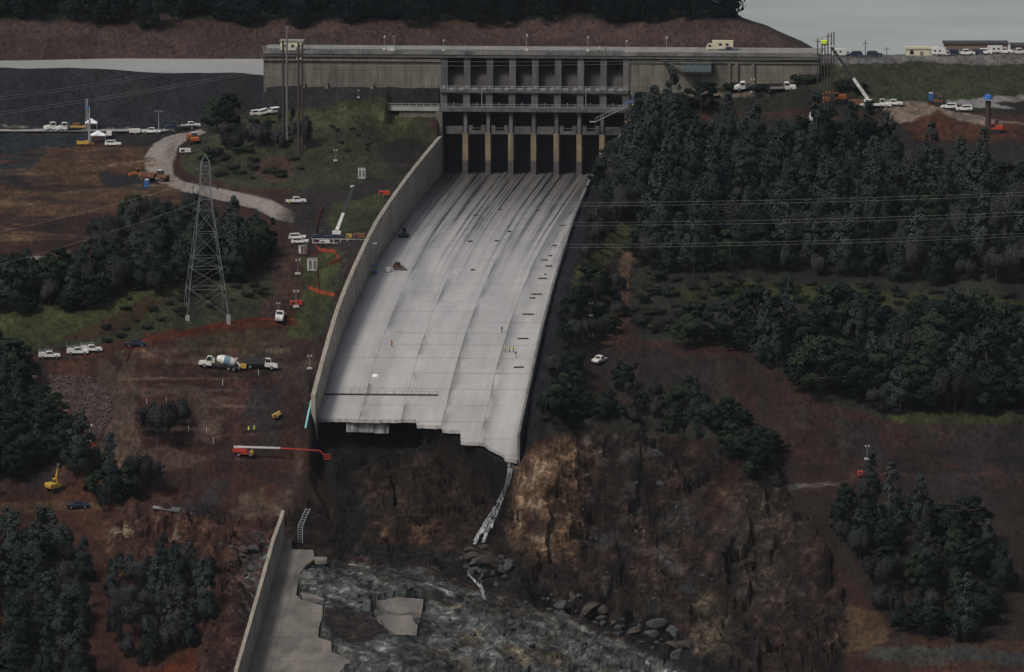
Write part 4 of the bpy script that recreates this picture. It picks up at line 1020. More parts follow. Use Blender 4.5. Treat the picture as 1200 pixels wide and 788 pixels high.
def flatbed(m='white', bed='conc_dk'):
    r = empty('flatbed_truck')
    MB().box(-4.2, 3.6, -.5, .5, .75, 1.05).build('chassis', 'dark', r)
    truck_cab(r, 1.4, m, 2.7)
    MB().box(-4.4, 1.2, -1.2, 1.2, 1.07, 1.25).build('flat_bed', bed, r)
    MB().box(1.1, 1.25, -1.15, 1.15, 1.253, 2.3).build('headboard', bed, r)
    wheels(r, (-3.2, 3.2), 1.0, .5, .4)
    return r
def box_truck(m='cream', name='box_truck'):
    r = empty(name)
    MB().box(-3.9, 2.3, -1.2, 1.2, .9, 3.4).build('box_body', m, r, .04)
    MB().ext([(2.35, .7), (4.0, .65), (4.1, 1.2), (3.7, 2.3), (2.35, 2.5)], -1.1, 1.1).build('cab', m, r, .05)
    MB().add([(4.06, -.95, 1.4), (4.06, .95, 1.4), (3.78, .85, 2.2), (3.78, -.85, 2.2)], [(0, 1, 2, 3)]).build('windscreen', 'glass', r)
    for s in (-1, 1):
        MB().box(2.6, 3.5, s*1.1-.02, s*1.1+.02, 1.5, 2.15).build('side_window', 'glass', r)
        for x in (-2.6, -.6): MB().box(x, x+.9, s*1.2-.02, s*1.2+.02, 1.9, 2.6).build('side_window', 'glass', r)
    wheels(r, (-2.5, 3.0), 1.0, .45, .35)
    return r
def hauler(m='rust'):
    r = empty('articulated_hauler')
    MB().ext([(-4.6, 1.5), (-4.2, 1.1), (.4, 1.2), (1.0, 2.4), (.7, 2.6), (-4.9, 2.45)], -1.4, 1.4).build('tipper_body', m, r, .05)
    MB().ext([(1.4, 1.0), (4.4, 1.0), (4.5, 1.9), (3.0, 2.1), (1.4, 2.1)], -1.15, 1.15).build('bonnet', m, r, .06)
    cab(r, 1.3, 2.5, 2.8, 2.09, 3.3, .9, m, back=.05)
    MB().box(1.2, 2.7, -.95, .95, 3.31, 3.4).build('cab_roof', 'white', r)
    wheels(r, (-3.3, -1.5, 3.3), 1.25, .8, .6, m)
    return r
def excavator(m='yellow', boom=((.6, 1.9), (2.2, 5.4), (4.6, 4.6), (4.9, 2.6)), name='excavator'):
    r = empty(name)
    for s in (-1, 1):
        MB().ext([(-1.9, .15), (-1.6, 0), (1.6, 0), (1.9, .15), (1.95, .6), (1.6, .9), (-1.6, .9), (-1.95, .6)], s*1.1-.3, s*1.1+.3).build('track', 'tyre', r)
    MB().box(-.8, .8, -.8, .8, .6, 1.05).build('undercarriage', 'dark', r)
    MB().ext([(-2.4, 1.1), (1.2, 1.1), (1.2, 1.5), (-.6, 2.2), (-2.3, 2.3), (-2.5, 1.9)], -1.3, 1.3).build('house', m, r, .06)
    cab(r, -.1, 1.1, 1.3, 1.45, 2.95, .6, m, back=.05, taper=.05).location = (0, .68, 0)
    a, b, c, d = [Vector((x, -.25, z)) for x, z in boom]
    MB().tube(a, (a+b)/2+Vector((-.3, 0, .3)), .28, .36, 4).tube((a+b)/2+Vector((-.3, 0, .3)), b, .36, .24, 4).build('boom', m, r)
    MB().tube(b, c, .28, .2, 4).build('stick', m, r)
    MB().tube((a+b)/2+Vector((.6, 0, .2)), b.lerp(c, .25)+Vector((0, 0, .35)), .09, .09, 6).build('ram', 'steel', r)
    e = c+(d-c)*.45
    MB().ext([(0, .3), (.55, .1), (.75, -.6), (.2, -1.1), (-.5, -.8), (-.2, -.1)], -.55, .55).build('bucket', 'dark', r).location = c
    return r
def dozer(m='dark', name='bulldozer'):
    r = empty(name)
    for s in (-1, 1): MB().ext([(-1.5, .1), (-1.2, 0), (1.2, 0), (1.5, .15), (1.4, .7), (-1.4, .8)], s*.9-.25, s*.9+.25).build('track', 'tyre', r)
    MB().ext([(-1.3, .6), (1.6, .6), (1.6, 1.35), (.3, 1.5), (-1.3, 1.3)], -.62, .62).build('body', m, r, .05)
    cab(r, -1.1, .1, .3, 1.35, 2.5, .6, m, back=.05, taper=.05)
    MB().ext([(1.95, .05), (2.15, .2), (2.1, .95), (1.95, 1.05), (2.0, .5)], -1.4, 1.4).build('blade', m, r)
    for s in (-1, 1): MB().beam((.3, s*.75, .5), (2.0, s*.75, .45), .1).build('push_arm', 'dark', r)
    return r
def loader(m='rust'):
    r = empty('skid_steer_loader')
    MB().ext([(-1.5, .45), (1.1, .45), (1.1, 1.0), (-.2, 1.2), (-1.5, 1.45)], -.6, .6).build('body', m, r, .04)
    cab(r, -1.0, .4, .6, 1.2, 2.15, .55, 'dark', back=.05, taper=.04)
    for s in (-1, 1): MB().tube((-1.4, s*.75, 1.5), (.9, s*.75, 1.2), .11, .11, 4).tube((.9, s*.75, 1.2), (1.7, s*.75, .35), .11, .1, 4).build('lift_arm', m, r)
    MB().ext([(1.6, .05), (2.4, .08), (2.4, .14), (1.75, .2), (1.7, .8), (1.6, .8)], -.95, .95).build('bucket', 'dark', r)
    wheels(r, (-.85, .75), .75, .42, .3)
    return r
def boom_lift():
    r = empty('boom_lift')
    MB().box(-1.6, 1.6, -.9, .9, .6, 1.05).build('chassis', 'red', r, .05)
    MB().ext([(-2.6, 1.1), (1.1, 1.1), (1.0, 1.9), (-2.0, 2.2), (-2.7, 1.8)], -1.0, 1.0).build('turret', 'red', r, .06)
    MB().tube((-2.4, 0, 2.5), (9.5, 0, 2.15), .34, .30, 4).build('boom', 'dwhite', r)
    MB().tube((8.2, 0, 2.19), (19.5, 0, 1.5), .24, .2, 4).tube((19.5, 0, 1.5), (20.6, 0, .4), .14, .14, 4).build('jib', 'red', r)
    mb = MB()
    for x in (20.6, 22.2):
        for y in (-.6, .6): mb.box(x-.04, x+.04, y-.04, y+.04, -.6, .5)
    for z in (-.6, 0, .5):
        for y in (-.6, .6): mb.box(20.6, 22.2, y-.04, y+.04, z-.04, z+.04)
        for x in (20.6, 22.2): mb.box(x-.04, x+.04, -.6, .6, z-.045, z+.045)
    mb.box(20.6, 22.2, -.6, .6, -.72, -.645); mb.build('basket', 'red', r)
    MB().box(1.7, 2.6, -.95, .95, .5, 1.5).build('engine_cover', 'yellow', r, .05)
    wheels(r, (-1.2, 1.9), .95, .5, .38)
    return r
def crane_truck(tip, boomw='white', m='navy'):
    """tip: boom end in the truck's own coordinates"""
    r = empty('crane_truck')
    MB().box(-4.5, 4.0, -1.15, 1.15, .8, 1.35).build('chassis', m, r, .04)
    truck_cab(r, 1.2, m if m == 'navy' else 'white', 2.7)
    MB().lathe([(.8, 1.36), (.8, 1.7), (.6, 2.3)], 10, (-2, 0, 0)).build('turntable', 'dark', r)
    MB().box(-3.4, -1.0, -1.0, 1.0, 1.7, 2.6).build('crane_cabin', 'white', r, .05)
    a = Vector((-2.2, 0, 2.7)); t = Vector(tip); k = a.lerp(t, .42)
    MB().tube(a, k, .66, .56, 4).build('boom', boomw, r)
    MB().tube(a.lerp(t, .40), t, .6, .42, 4).build('boom_extension', 'dark', r)
    MB().tube(a+Vector((.9, 0, -.6)), a.lerp(t, .2)-Vector((0, 0, .5)), .14, .14, 6).build('ram', 'steel', r)
    MB().cbox(t+Vector((.3, 0, .1)), (1.0, .5, .6)).build('boom_head', 'dwhite', r)
    for x in (-4, 1.5):
        for s in (-1, 1): MB().tube((x, s*1.9, .05), (x, s*1.9, 1.0), .12, .12, 6).beam((x, s*1.0, 1.0), (x, s*1.95, .95), .12).cbox((x, s*1.9, .05), (.7, .7, .1)).build('outrigger', 'dark', r)
    wheels(r, (-3.4, -2.2, 3.0), 1.0, .5, .4)
    return r
def drill_rig():
    r = empty('drill_rig')
    MB().box(-2.4, 2.2, -1.0, 1.0, .8, 1.5).build('body', 'yellow', r, .05)
    MB().box(-1.6, .4, -.8, .8, 1.503, 2.4).build('engine_cover', 'rust', r, .05)
    for s in (-1, 1): MB().ext([(-2.0, .1), (-1.7, 0), (1.5, 0), (1.9, .2), (1.8, .75), (-1.9, .8)], s*1.0-.25, s*1.0+.25).build('track', 'tyre', r)
    mb = MB()
    for x in (-.25, .25):
        for y in (-.25, .25): mb.beam((2.5+x, y, .3), (2.5+x, y, 9.5), .07)
    for i in range(16): mb.beam((2.25, -.25, .4+i*.58), (2.75, .25, .9+i*.58), .04)
    mb.build('mast', 'dwhite', r)
    MB().beam((.5, 0, 1.5), (2.4, 0, 5), .1).build('mast_strut', 'dark', r)
    MB().box(2.3, 2.9, -.35, .35, 6.5, 7.6).build('drill_head', 'blue', r)
    return r
def site_trailer(m='cream', name='generator_trailer'):
    r = empty(name)
    MB().box(-1.6, 1.6, -.8, .8, .6, 1.75).build('housing', m, r, .06)
    MB().beam((1.6, 0, .6), (2.9, 0, .55), .07).build('drawbar', 'dark', r)
    MB().box(-1.3, -.3, -.815, -.80, .8, 1.5).build('vent_panel', 'dark', r)
    wheels(r, (-.2,), .85, .36, .25)
    return r
def light_tower(m='dwhite'):
    r = empty('light_tower')
    MB().box(-1.0, 1.0, -.6, .6, .5, 1.6).build('housing', m, r, .05)
    MB().tube((0, 0, 1.6), (0, 0, 8.4), .09, .07, 6).build('mast', 'steel', r)
    MB().box(-.9, .9, -.05, .05, 8.0, 8.1).build('crossbar', 'steel', r)
    for x in (-.75, .75):
        for z in (7.75, 8.45): MB().lathe([(.12, 0), (.34, .05), (.34, .3), (.1, .36)], 10).build('lamp', 'white', r).location = (x, -.2, z-.15)
    for s in (-1, 1): MB().beam((0, s*.6, .6), (0, s*1.4, .05), .06).build('outrigger', 'dark', r)
    wheels(r, (-.5,), .6, .32, .22)
    return r
def porta_potty():
    r = empty('portable_toilet')
    MB().box(-.6, .6, -.6, .6, .1, 2.15).build('cabin', 'blue', r, .04)
    MB().ext([(-.66, 2.153), (.66, 2.153), (.45, 2.4), (-.45, 2.4)], -.66, .66).build('roof', 'white', r)
    MB().box(-.4, .4, -.63, -.603, .2, 2.0).build('door', mat('door_blue', (.02, .10, .33), .5, .1, 1), r)
    MB().box(-.62, .62, -.62, .62, 0, .1).build('skid', 'dark', r)
    return r
def tent(w=3.6):
    r = empty('canopy_tent'); h = w/2
    MB().add([(-h, -h, 2.3), (h, -h, 2.3), (h, h, 2.3), (-h, h, 2.3), (0, 0, 3.5), (-h, -h, 2.05), (h, -h, 2.05), (h, h, 2.05), (-h, h, 2.05)], [(0, 1, 4), (1, 2, 4), (2, 3, 4), (3, 0, 4), (5, 6, 1, 0), (6, 7, 2, 1), (7, 8, 3, 2), (8, 5, 0, 3)]).build('canopy', 'canvas', r)
    for x in (-h+.1, h-.1):
        for y in (-h+.1, h-.1): MB().box(x-.04, x+.04, y-.04, y+.04, 0, 2.3).build('leg', 'steel', r)
    return r
def cabinet():
    r = empty('control_cabinet')
    MB().box(-1.3, 1.3, -.6, .6, .25, 3.4).build('housing', 'dwhite', r, .04)
    for x in (-.62, .62): MB().box(x-.45, x+.45, -.64, -.605, .6, 2.9).build('door', 'conc_dk', r)
    MB().box(-1.45, 1.45, -.75, .75, 3.403, 3.5).build('roof', 'conc_lt', r)
    MB().box(-1.2, 1.2, -.5, .5, 0, .25).build('plinth', 'conc_dk', r)
    return r
# person: one skinned body, with vest, helmet and trousers as clothing
def person_mesh(name, pose):
    P = dict(pelvis=(0, 0, .95), chest=(0, 0, 1.3), neck=(0, 0, 1.5), head=(.02, 0, 1.64), top=(.02, 0, 1.74), sL=(0, .2, 1.43), sR=(0, -.2, 1.43), hL=(0, .1, .9), hR=(0, -.1, .9))
    P.update(pose)
    names = list(P); E = [('pelvis', 'chest'), ('chest', 'neck'), ('neck', 'head'), ('head', 'top'), ('neck', 'sL'), ('neck', 'sR'), ('sL', 'eL'), ('eL', 'wL'), ('sR', 'eR'), ('eR', 'wR'), ('pelvis', 'hL'), ('pelvis', 'hR'), ('hL', 'kL'), ('kL', 'aL'), ('hR', 'kR'), ('kR', 'aR'), ('aL', 'tL'), ('aR', 'tR')]
    RD = dict(pelvis=.17, chest=.18, neck=.075, head=.115, top=.07, sL=.085, sR=.085, eL=.055, eR=.055, wL=.045, wR=.045, hL=.11, hR=.11, kL=.075, kR=.075, aL=.055, aR=.055, tL=.05, tR=.05)
    me = bpy.data.meshes.new(name); me.from_pydata([P[n] for n in names], [(names.index(a), names.index(b)) for a, b in E], [])
    o = bpy.data.objects.new(name, me); COL.objects.link(o)
    o.modifiers.new('skin', 'SKIN'); s = o.modifiers.new('sub', 'SUBSURF'); s.levels = s.render_levels = 1
    for i, n in enumerate(names):
        d = me.skin_vertices[0].data[i]; d.radius = (RD[n],)*2; d.use_root = n == 'pelvis'
    me.materials.append(M['cloth'])
    return o
WALK = dict(eL=(-.08, .27, 1.17), wL=(.08, .26, .95), eR=(.05, -.27, 1.17), wR=(.2, -.24, .97), kL=(.12, .11, .5), aL=(.05, .11, .09), tL=(.2, .12, .04), kR=(.0, -.11, .5), aR=(-.2, -.11, .1), tR=(-.06, -.12, .04))
STAND = dict(eL=(0, .28, 1.17), wL=(.16, .22, 1.0), eR=(0, -.28, 1.17), wR=(.2, -.1, 1.05), kL=(.02, .11, .5), aL=(0, .12, .09), tL=(.15, .14, .04), kR=(.02, -.11, .5), aR=(0, -.12, .09), tR=(.15, -.14, .04))
def person(pose, vest, helmet):
    o = person_mesh('person', pose)
    v = MB().lathe([(.19, .93), (.215, 1.1), (.22, 1.3), (.19, 1.42), (.10, 1.5)], 10).build('vest', vest, o)
    v.scale = (1.0, 1.25, 1.0)
    MB().lathe([(.16, 1.66), (.15, 1.7), (.13, 1.78), (.06, 1.83)], 10, (.02, 0, 0)).build('helmet', helmet, o)
    MB().lathe([(.05, 1.55), (.112, 1.58), (.118, 1.655)], 10, (.025, 0, 0)).build('face', 'skin', o)
    return o

PROTO_AT = (0, -600, -400)
NOTILT = {'mixer truck', 'dump truck', 'cabinet', 'toilet', 'crate', 'chest', 'tent', 'drill rig', 'generator', 'compressor', 'skip', 'pump'}
def put(o, px, py, yaw, label, cat, group=None, dz=0., tilt=True):
    tilt = tilt and cat not in NOTILT
    p = at_g(px, py); o.rotation_euler = (0, 0, R(yaw))
    if not tilt and cat in ('mixer truck', 'dump truck', 'generator'):
        c_, s_ = math.cos(R(yaw)), math.sin(R(yaw)); L_ = 1.2 if cat == 'generator' else 3.8
        f_, b_ = [max(ground(p.x+c_*k, p.y+s_*k+j) for j in (-.8, 0, .8)) for k in (L_, -L_)]
        dz += (f_+b_)/2-p.z-.1; o.rotation_euler = (0, -math.atan((f_-b_)/(2*L_)), R(yaw))
    o.location = (p.x, p.y, p.z+dz)
    if tilt:   # lie on the local slope
        d = 2.2; dx = (ground(p.x+d, p.y)-ground(p.x-d, p.y))/(2*d); dy = (ground(p.x, p.y+d)-ground(p.x, p.y-d))/(2*d)
        nrm = Vector((-dx, -dy, 1)).normalized(); z = Vector((0, 0, 1))
        q = z.rotation_difference(z.lerp(nrm, .4).normalized()) @ Matrix.Rotation(R(yaw), 3, 'Z').to_quaternion()
        o.rotation_euler = q.to_euler()
    return tag(o, label, cat, group)
def put_floor(o, px, py, yaw, label, cat, group=None, dz=0.):
    p = at_floor(px, py); o.location = p+Vector((0, 0, dz)); o.rotation_euler.z = R(yaw)
    u, v = uv(p.x, p.y); sl = float(zf(np.array(v+2.))-zf(np.array(v-2.)))/4
    q = Matrix.Rotation(math.atan(sl)*.9, 3, 'X').to_quaternion() @ Matrix.Rotation(R(yaw), 3, 'Z').to_quaternion(); o.rotation_euler = q.to_euler()
    return tag(o, label, cat, group)
G_LEFTV = 'vehicles on the left working area'
pk = pickup(); put(pk, 347, 238.5, 4, 'white crew cab pickup parked sideways at the end of the curved gravel road', 'pickup')
def cp(src, px, py, yaw, label, cat, group=None):
    return put(copy_tree(src), px, py, yaw, label, cat, group)
cp(pk, 178, 157, 172, 'white pickup parked on the thin road just left of the gravel bend', 'pickup')
cp(pk, 1047, 124, -12, 'white pickup standing right of the white crane boom base', 'pickup')
cp(pk, 702, 425, -115, 'white pickup alone on the bare slope right of the chute, nose downhill', 'pickup')
sv = suv(); put(sv, 352, 286, -5, 'white suv parked below another white suv at the crane pad', 'suv')
cp(sv, 349, 281, -5, 'white suv parked behind the other suv near the blue crane truck', 'suv')
cp(sv, 133, 171.5, -8, 'white suv beside the lower white canopy tent', 'suv')
cp(sv, 1112, 128, 172, 'white suv parked in front of the orange grader on the right', 'suv')
cp(sv, 1130, 130.5, 176, 'white suv at the right end of the pair near the grader', 'suv')
for i, (px, py) in enumerate(((303, 135.5), (312, 134), (325, 132.5))):
    cp(sv, px, py, 10+i*8, ('white car left in the row at the left foot of the dam wall', 'white car in the middle of the row at the left foot of the dam wall', 'white car at the right of the row at the left foot of the dam wall')[i], 'car', 'cars at the foot of the dam wall')
ut = pickup('white', True, True, 'utility_truck'); put(ut, 58, 420, 3, 'white utility truck with ladder rack, leftmost on the red dirt road', 'truck')
cp(ut, 91, 415.5, 2, 'white utility truck in the middle of the three on the red dirt road', 'truck')
cp(ut, 107, 412.5, 6, 'white utility truck at the right end of the three on the red dirt road', 'truck')
dp = pickup('navy'); put(dp, 158, 406, 8, 'dark pickup parked on the red dirt road right of the white utility trucks', 'pickup')
cp(dp, 91, 595.5, 6, 'dark pickup parked near the trees below the yellow excavator', 'pickup')
fb = flatbed(); put(fb, 328, 374.5, -92, 'white truck facing the camera on the dirt track left of the chute wall', 'truck')
cp(fb, 70, 153.5, 195, 'white truck at the left end of the pair on the thin road', 'truck')
cp(fb, 84, 154, 190, 'white truck parked next to the tall drill mast', 'truck')
cp(fb, 914, 107.5, 4, 'long white flatbed truck parked right of a dark bush below the wing wall', 'truck')
cp(fb, 879, 106, 182, 'white truck half hidden by a dark bush below the right wing wall', 'truck')
cp(fb, 953, 142, -90, 'white truck facing the camera at the edge of the wood, below the pole cluster', 'truck')
df = flatbed('navy', 'conc_dk'); put(df, 212, 152.5, 186, 'dark truck at the start of the gravel bend', 'truck')
cp(pk, 224, 150, 4, 'white pickup at the very top of the gravel bend beside a tree', 'pickup')
put(site_trailer('white', 'cargo_trailer'), 158, 158, 185, 'small white cargo trailer just left of a white pickup', 'trailer')
put(site_trailer('white', 'water_tank_trailer'), 128, 161, 90, 'white tank trailer behind the lower canopy tent', 'trailer')
put(mixer(), 256, 433.5, 180, 'white concrete mixer truck with blue banded drum on the dirt yard', 'mixer truck')
put(dump_truck(), 303, 433, 0, 'dump truck with white cab and dark body right of the mixer truck', 'dump truck')
put(site_trailer('yellow'), 281, 434.5, 0, 'tan generator trailer between the mixer truck and the dump truck', 'generator')
put(hauler('rust'), 181, 213, -28, 'rusty brown articulated hauler at the left edge of the gravel road', 'hauler')
put(dozer('orange'), 160, 207.5, 190, 'orange bulldozer with white roof left of the brown hauler', 'bulldozer')
put(hauler('orange'), 227, 168, -80, 'orange hauler parked on the grass beside the top gravel bend', 'hauler')
put(site_trailer('dwhite', 'compressor_trailer'), 217, 181, 10, 'pale compressor trailer on the grass inside the gravel bend', 'compressor')
pp = porta_potty(); put(pp, 172, 220, 0, 'blue portable toilet with white roof below the brown hauler', 'toilet')
cp(pp, 1091, 118, 0, 'blue portable toilet at the foot of the green slope on the right', 'toilet')
tn = tent(); put(tn, 107, 152.5, 0, 'small white canopy tent on the thin road beside the drill mast', 'tent')
cp(tn, 115, 167, 0, 'larger white canopy tent above the brown dirt mound', 'tent').scale = (1.25, 1.25, 1)
put(drill_rig(), 92, 153.5, 0, 'drill rig with tall white mast beside two white trucks', 'drill rig')
mst = MB().tube((0, 0, 0), (0, 0, 11), .42, .16, 8).build('steel_mast', 'steel'); put(mst, 105, 169, 0, 'tall tapered grey mast standing left of the larger canopy tent', 'mast', tilt=False)
eq = empty('drill_equipment'); MB().box(-2, 1.5, -1, 1, .3, 1.3).build('skid', 'yellow', eq); MB().box(-1.6, .2, -.8, .8, 1.303, 2.0).build('engine', 'navy', eq); MB().box(1.6, 3.2, -.7, .7, .1, .7).build('tool_box', 'rust', eq); put(eq, 98, 170, 0, 'yellow and dark drilling equipment left of the larger canopy tent', 'equipment')
def lamp_pole(px, py, top, label, arm=True):
    r = empty('light_pole'); p = at_g(px, py); h = at_Y(px, top, p.y).z-p.z
    MB().tube((0, 0, 0), (0, 0, h), .12, .07, 6).build('pole', 'steel', r)
    for s in (-1, 1): MB().box(min(0, s*1.0), max(0, s*1.0), -.04, .04, h-.1, h-.02).build('arm', 'steel', r); MB().box(s*1.0-.25, s*1.0+.25, -.12, .12, h-.22, h-.1).build('lamp', 'conc_lt', r)
    r.location = p; return tag(r, label, 'light pole')
lamp_pole(186, 155, 130, 'thin double armed light pole rising behind the white pickup')
# crane pad beside the chute
p = at_g(385, 282); tipw = at_Y(414, 219, p.y+2)
ct = crane_truck(((tipw.x-p.x)*-1, -(tipw.y-p.y), tipw.z-p.z)); ct.location = p; ct.rotation_euler.z = math.pi
tag(ct, 'dark blue crane truck with raised boom beside the left chute wall', 'crane')
p = at_g(1026, 127); tipw = at_Y(974, 55, p.y)
ct2 = crane_truck((tipw.x-p.x, tipw.y-p.y, tipw.z-p.z), 'white', 'dwhite'); ct2.location = p
tag(ct2, 'white boom crane truck reaching up to the pole cluster on the right', 'crane')
put(excavator('orange', ((.6, 1.9), (3.0, 3.0), (5.4, 1.8), (5.4, .5))), 982, 120, 180, 'orange excavator with lowered boom left of the white crane boom', 'excavator')
put(site_trailer('orange', 'cable_trailer'), 966, 121, 0, 'orange cable trailer at the foot of the pole cluster', 'trailer')
put(site_trailer('rust', 'soil_skip'), 1003, 126, 0, 'rusty red skip between the orange excavator and the white crane', 'skip').scale = (1.3, 1.2, 1.3)
put(excavator('yellow', ((.6, 1.9), (.5, 5.0), (1.0, 6.8), (1.6, 7.6))), 65, 575, 40, 'yellow excavator with raised boom among trees at the left edge', 'excavator')
put(dozer('rust', 'road_grader'), 1100, 122.5, 170, 'orange road grader beside the blue toilet at the foot of the slope', 'grader')
put(excavator('red', ((.4, 1.9), (.0, 3.4), (-.6, 3.6), (-.6, 2.6))), 1166, 156, 175, 'dark red excavator at the right of the red spoil heap', 'excavator')
tw = empty('pump_tower'); p = at_g(1158, 152); h = at_Y(1158, 118, p.y).z-p.z
MB().lathe([(.9, 0), (.75, h*.5), (.8, h)], 8).build('column', 'wood', tw)
MB().box(-1.7, 1.7, -1.2, 1.2, h+.003, h+.4).build('platform', 'steel', tw); MB().lathe([(1.3, h+.41), (1.1, h+1.4), (.3, h+1.9)], 10).build('tarpaulin', 'blue', tw); tw.location = p
tag(tw, 'dark column topped by a platform with a bright blue cover above the red spoil', 'tower')
put(boom_lift(), 285, 535, 0, 'red boom lift stretching its long boom towards the broken chute edge', 'boom lift', tilt=False)
# on the chute floor
put_floor(loader('rust'), 467, 316.5, -5, 'brown skid steer loader on the upper left of the chute floor', 'loader')
put_floor(dozer('navy', 'compact_dozer'), 474, 278, -100, 'dark compact dozer highest on the left of the chute floor', 'dozer')
b = empty('pallet_box'); MB().box(-.65, .65, -.6, .6, .12, 1.3).build('crate', 'dwhite', b); MB().box(-.7, .7, -.65, .65, 0, .12).build('pallet', 'dark', b); put_floor(b, 454.5, 319, 0, 'pale boxed pallet between the blue lift and the brown loader', 'pallet')
b = empty('white_tarpaulin'); MB().lathe([(1.0, 0), (.8, .35), (.2, .55)], 9).build('sheet', 'canvas', b); b.scale = (1, .8, 1); put_floor(b, 440, 441, 0, 'small white covered bundle low on the left of the chute floor', 'bundle')
sl_ = empty('scissor_lift'); MB().box(-1.1, 1.1, -.6, .6, .2, .7).build('chassis', 'blue', sl_); MB().box(-1.2, 1.2, -.6, .6, 2.2, 2.35).build('platform', 'blue', sl_)
mb = MB()
for s in (-.5, .5): mb.beam((-1, s, .7), (1, s, 2.2), .07); mb.beam((1, s, .7), (-1, s, 2.2), .07)
mb.build('scissor', 'dark', sl_); railing_ = MB()
for x in (-1.15, 1.15):
    for y in (-.55, .55): railing_.box(x-.04, x+.04, y-.04, y+.04, 2.35, 3.4)
for y in (-.55, .55): railing_.box(-1.15, 1.15, y-.04, y+.04, 3.3, 3.4)
railing_.build('guard_rail', 'blue', sl_); wheels(sl_, (-.8, .8), .6, .25, .2); put_floor(sl_, 438.5, 320.5, 90, 'blue scissor lift beside the stair tower at the foot of the left wall', 'lift')
# scaffold stair tower on the inner face of the left wall
p = at_floor(430, 322); top = at_Y(424, 286, p.y).z
ss = empty('stair_tower', p, CROT, 'grey scaffold stair tower climbing the inner face of the left chute wall', 'scaffold'); hh = top-p.z+.5
mb = MB()
for x in (-1.4, 1.4):
    for y in (-1.2, 1.2): mb.tube((x, y, 0), (x, y, hh), .07, .07, 5)
for k in range(6):
    z = hh*(k+.2)/6
    for y in (-1.2, 1.2): mb.beam((-1.4, y, z), (1.4, y, z), .05)
    for x in (-1.4, 1.4): mb.beam((x, -1.2, z), (x, 1.2, z), .05)
    mb.beam((-1.4, -1.2, z), (1.4, -1.2, z+hh/6), .05)
mb.build('frame', 'steel', ss); mb = MB()
for k in range(5):
    for j in range(7): t = j/6; mb.cbox(((-1.1+2.2*t)*(1 if k % 2 else -1), (-.5 if k % 2 else .5), hh*(k+.2+t)/6), (.4, .8, .06))
mb.build('tread', 'steel', ss)
wk = empty('gangway', at_Y(418, 285.5, p.y+1), CROT, 'white railed gangway from the crane pad over the top of the left chute wall', 'gangway')
MB().box(-12, 3.2, -.7, .7, 0, .15).build('deck', 'conc_lt', wk); mb = MB()
for i in range(9):
    for y in (-.66, .66): mb.box(-12+i*1.9-.04, -12+i*1.9+.04, y-.04, y+.04, .15, 1.2)
for y in (-.66, .66): mb.box(-12, 3.2, y-.03, y+.03, 1.14, 1.2)
mb.build('railing', 'dwhite', wk)
MB().box(3.3, 5.6, -.8, .8, -.05, .12).build('landing', 'conc_lt', wk)
# railing across the lower chute floor
A, B = at_floor(381, 463), at_floor(513, 464); rl = empty('guard_rail', A, math.atan2(B.y-A.y, B.x-A.x), 'long low dark guard rail across the lower left half of the chute floor', 'railing')
Ln = (B-A).length; mb = MB()
for i in range(14): x = Ln*i/13; mb.box(x-.05, x+.05, -.05, .05, -.1, 1.25)
mb.build('post', 'dark', rl); rl['_'] = 0; del rl['_']
MB().box(0, Ln, -.05, .05, 1.15, 1.24).build('top_rail', 'steel', rl); MB().box(0, Ln, -.18, .18, -.05, .42).build('kick_board', 'dark', rl)
# low dark bars at the right edge of the floor, and loose bits
TB = [(662, 262, 9), (653, 285.5, 7), (648, 297.5, 6), (641, 302.5, 9), (646, 309.5, 10), (642, 319, 3), (639, 324, 13), (632, 342.5, 15), (627, 347, 8), (622, 366, 16), (616, 394.5, 15), (611, 428, 14)]
tb = None
for i, (px, py, L_) in enumerate(TB):
    p = at_floor(px-3, py+3)
    if tb is None:
        tb = MB().ext([(-.5, 0), (.5, 0), (.5, .22), (.4, .35), (-.5, .3)], -.28, .28).build('dark_bar', 'wood'); o = tb
    else: o = tb.copy(); COL.objects.link(o)
    o.location = p; o.rotation_euler.z = R(rnd.uniform(-6, 4)); o.scale = (L_/5.2, 1.2, .9)
    tag(o, 'low dark bar lying near the right edge of the chute floor', 'timber', 'dark bars along the right edge of the chute')
for i, (px, py) in enumerate(((557, 253), (582, 283), (551, 283.5), (554, 317), (597, 272), (630, 247), (586, 246))):
    o = tb.copy(); COL.objects.link(o); o.location = at_floor(px, py); o.scale = (1.1, 1.4, .9); o.rotation_euler.z = R(rnd.uniform(-30, 30))
    tag(o, 'short dark timber scrap lying on the upper middle of the chute floor', 'timber', 'timber scraps on the upper chute')
# ------------------------------------------------------------------ people
w1 = person(STAND, 'hiviz', 'white'); w2 = person(WALK, 'hiviz', 'white'); w3 = person(WALK, 'hiorange', 'red'); w4 = person(STAND, 'cloth', 'white')
def pers(src, px, py, yaw, label, where='g', first=False, group=None):
    o = src if first else copy_tree(src)
    if where == 'f': put_floor(o, px, py, yaw, label, 'person', group); o.rotation_euler = (0, 0, R(yaw))
    elif where == 'g': put(o, px, py, yaw, label, 'person', group, tilt=False)
    else: o.location = where; o.rotation_euler.z = R(yaw); tag(o, label, 'person', group)
    return o
pers(w3, 459, 407, -60, 'person in orange clothes walking alone on the left of the chute floor', 'f', True)
pers(w4, 588, 390, 20, 'person in dark clothes standing on the right of the chute floor, above the group', 'f', True)
pers(w1, 592, 413, 180, 'person in yellow vest, leftmost of the group on the chute floor', 'f', True)
pers(w2, 597, 413.5, 0, 'person in yellow vest walking in the middle of the group on the chute floor', 'f', True)
pers(w1, 601.5, 413, 160, 'person in yellow vest, rightmost yellow one of the group on the chute floor', 'f')
pers(w4, 604.5, 419, 0, 'person in dark clothes at the right of the group on the chute floor', 'f')
pers(w1, 266, 434.5, -60, 'person in yellow vest standing behind the mixer truck', 'g')
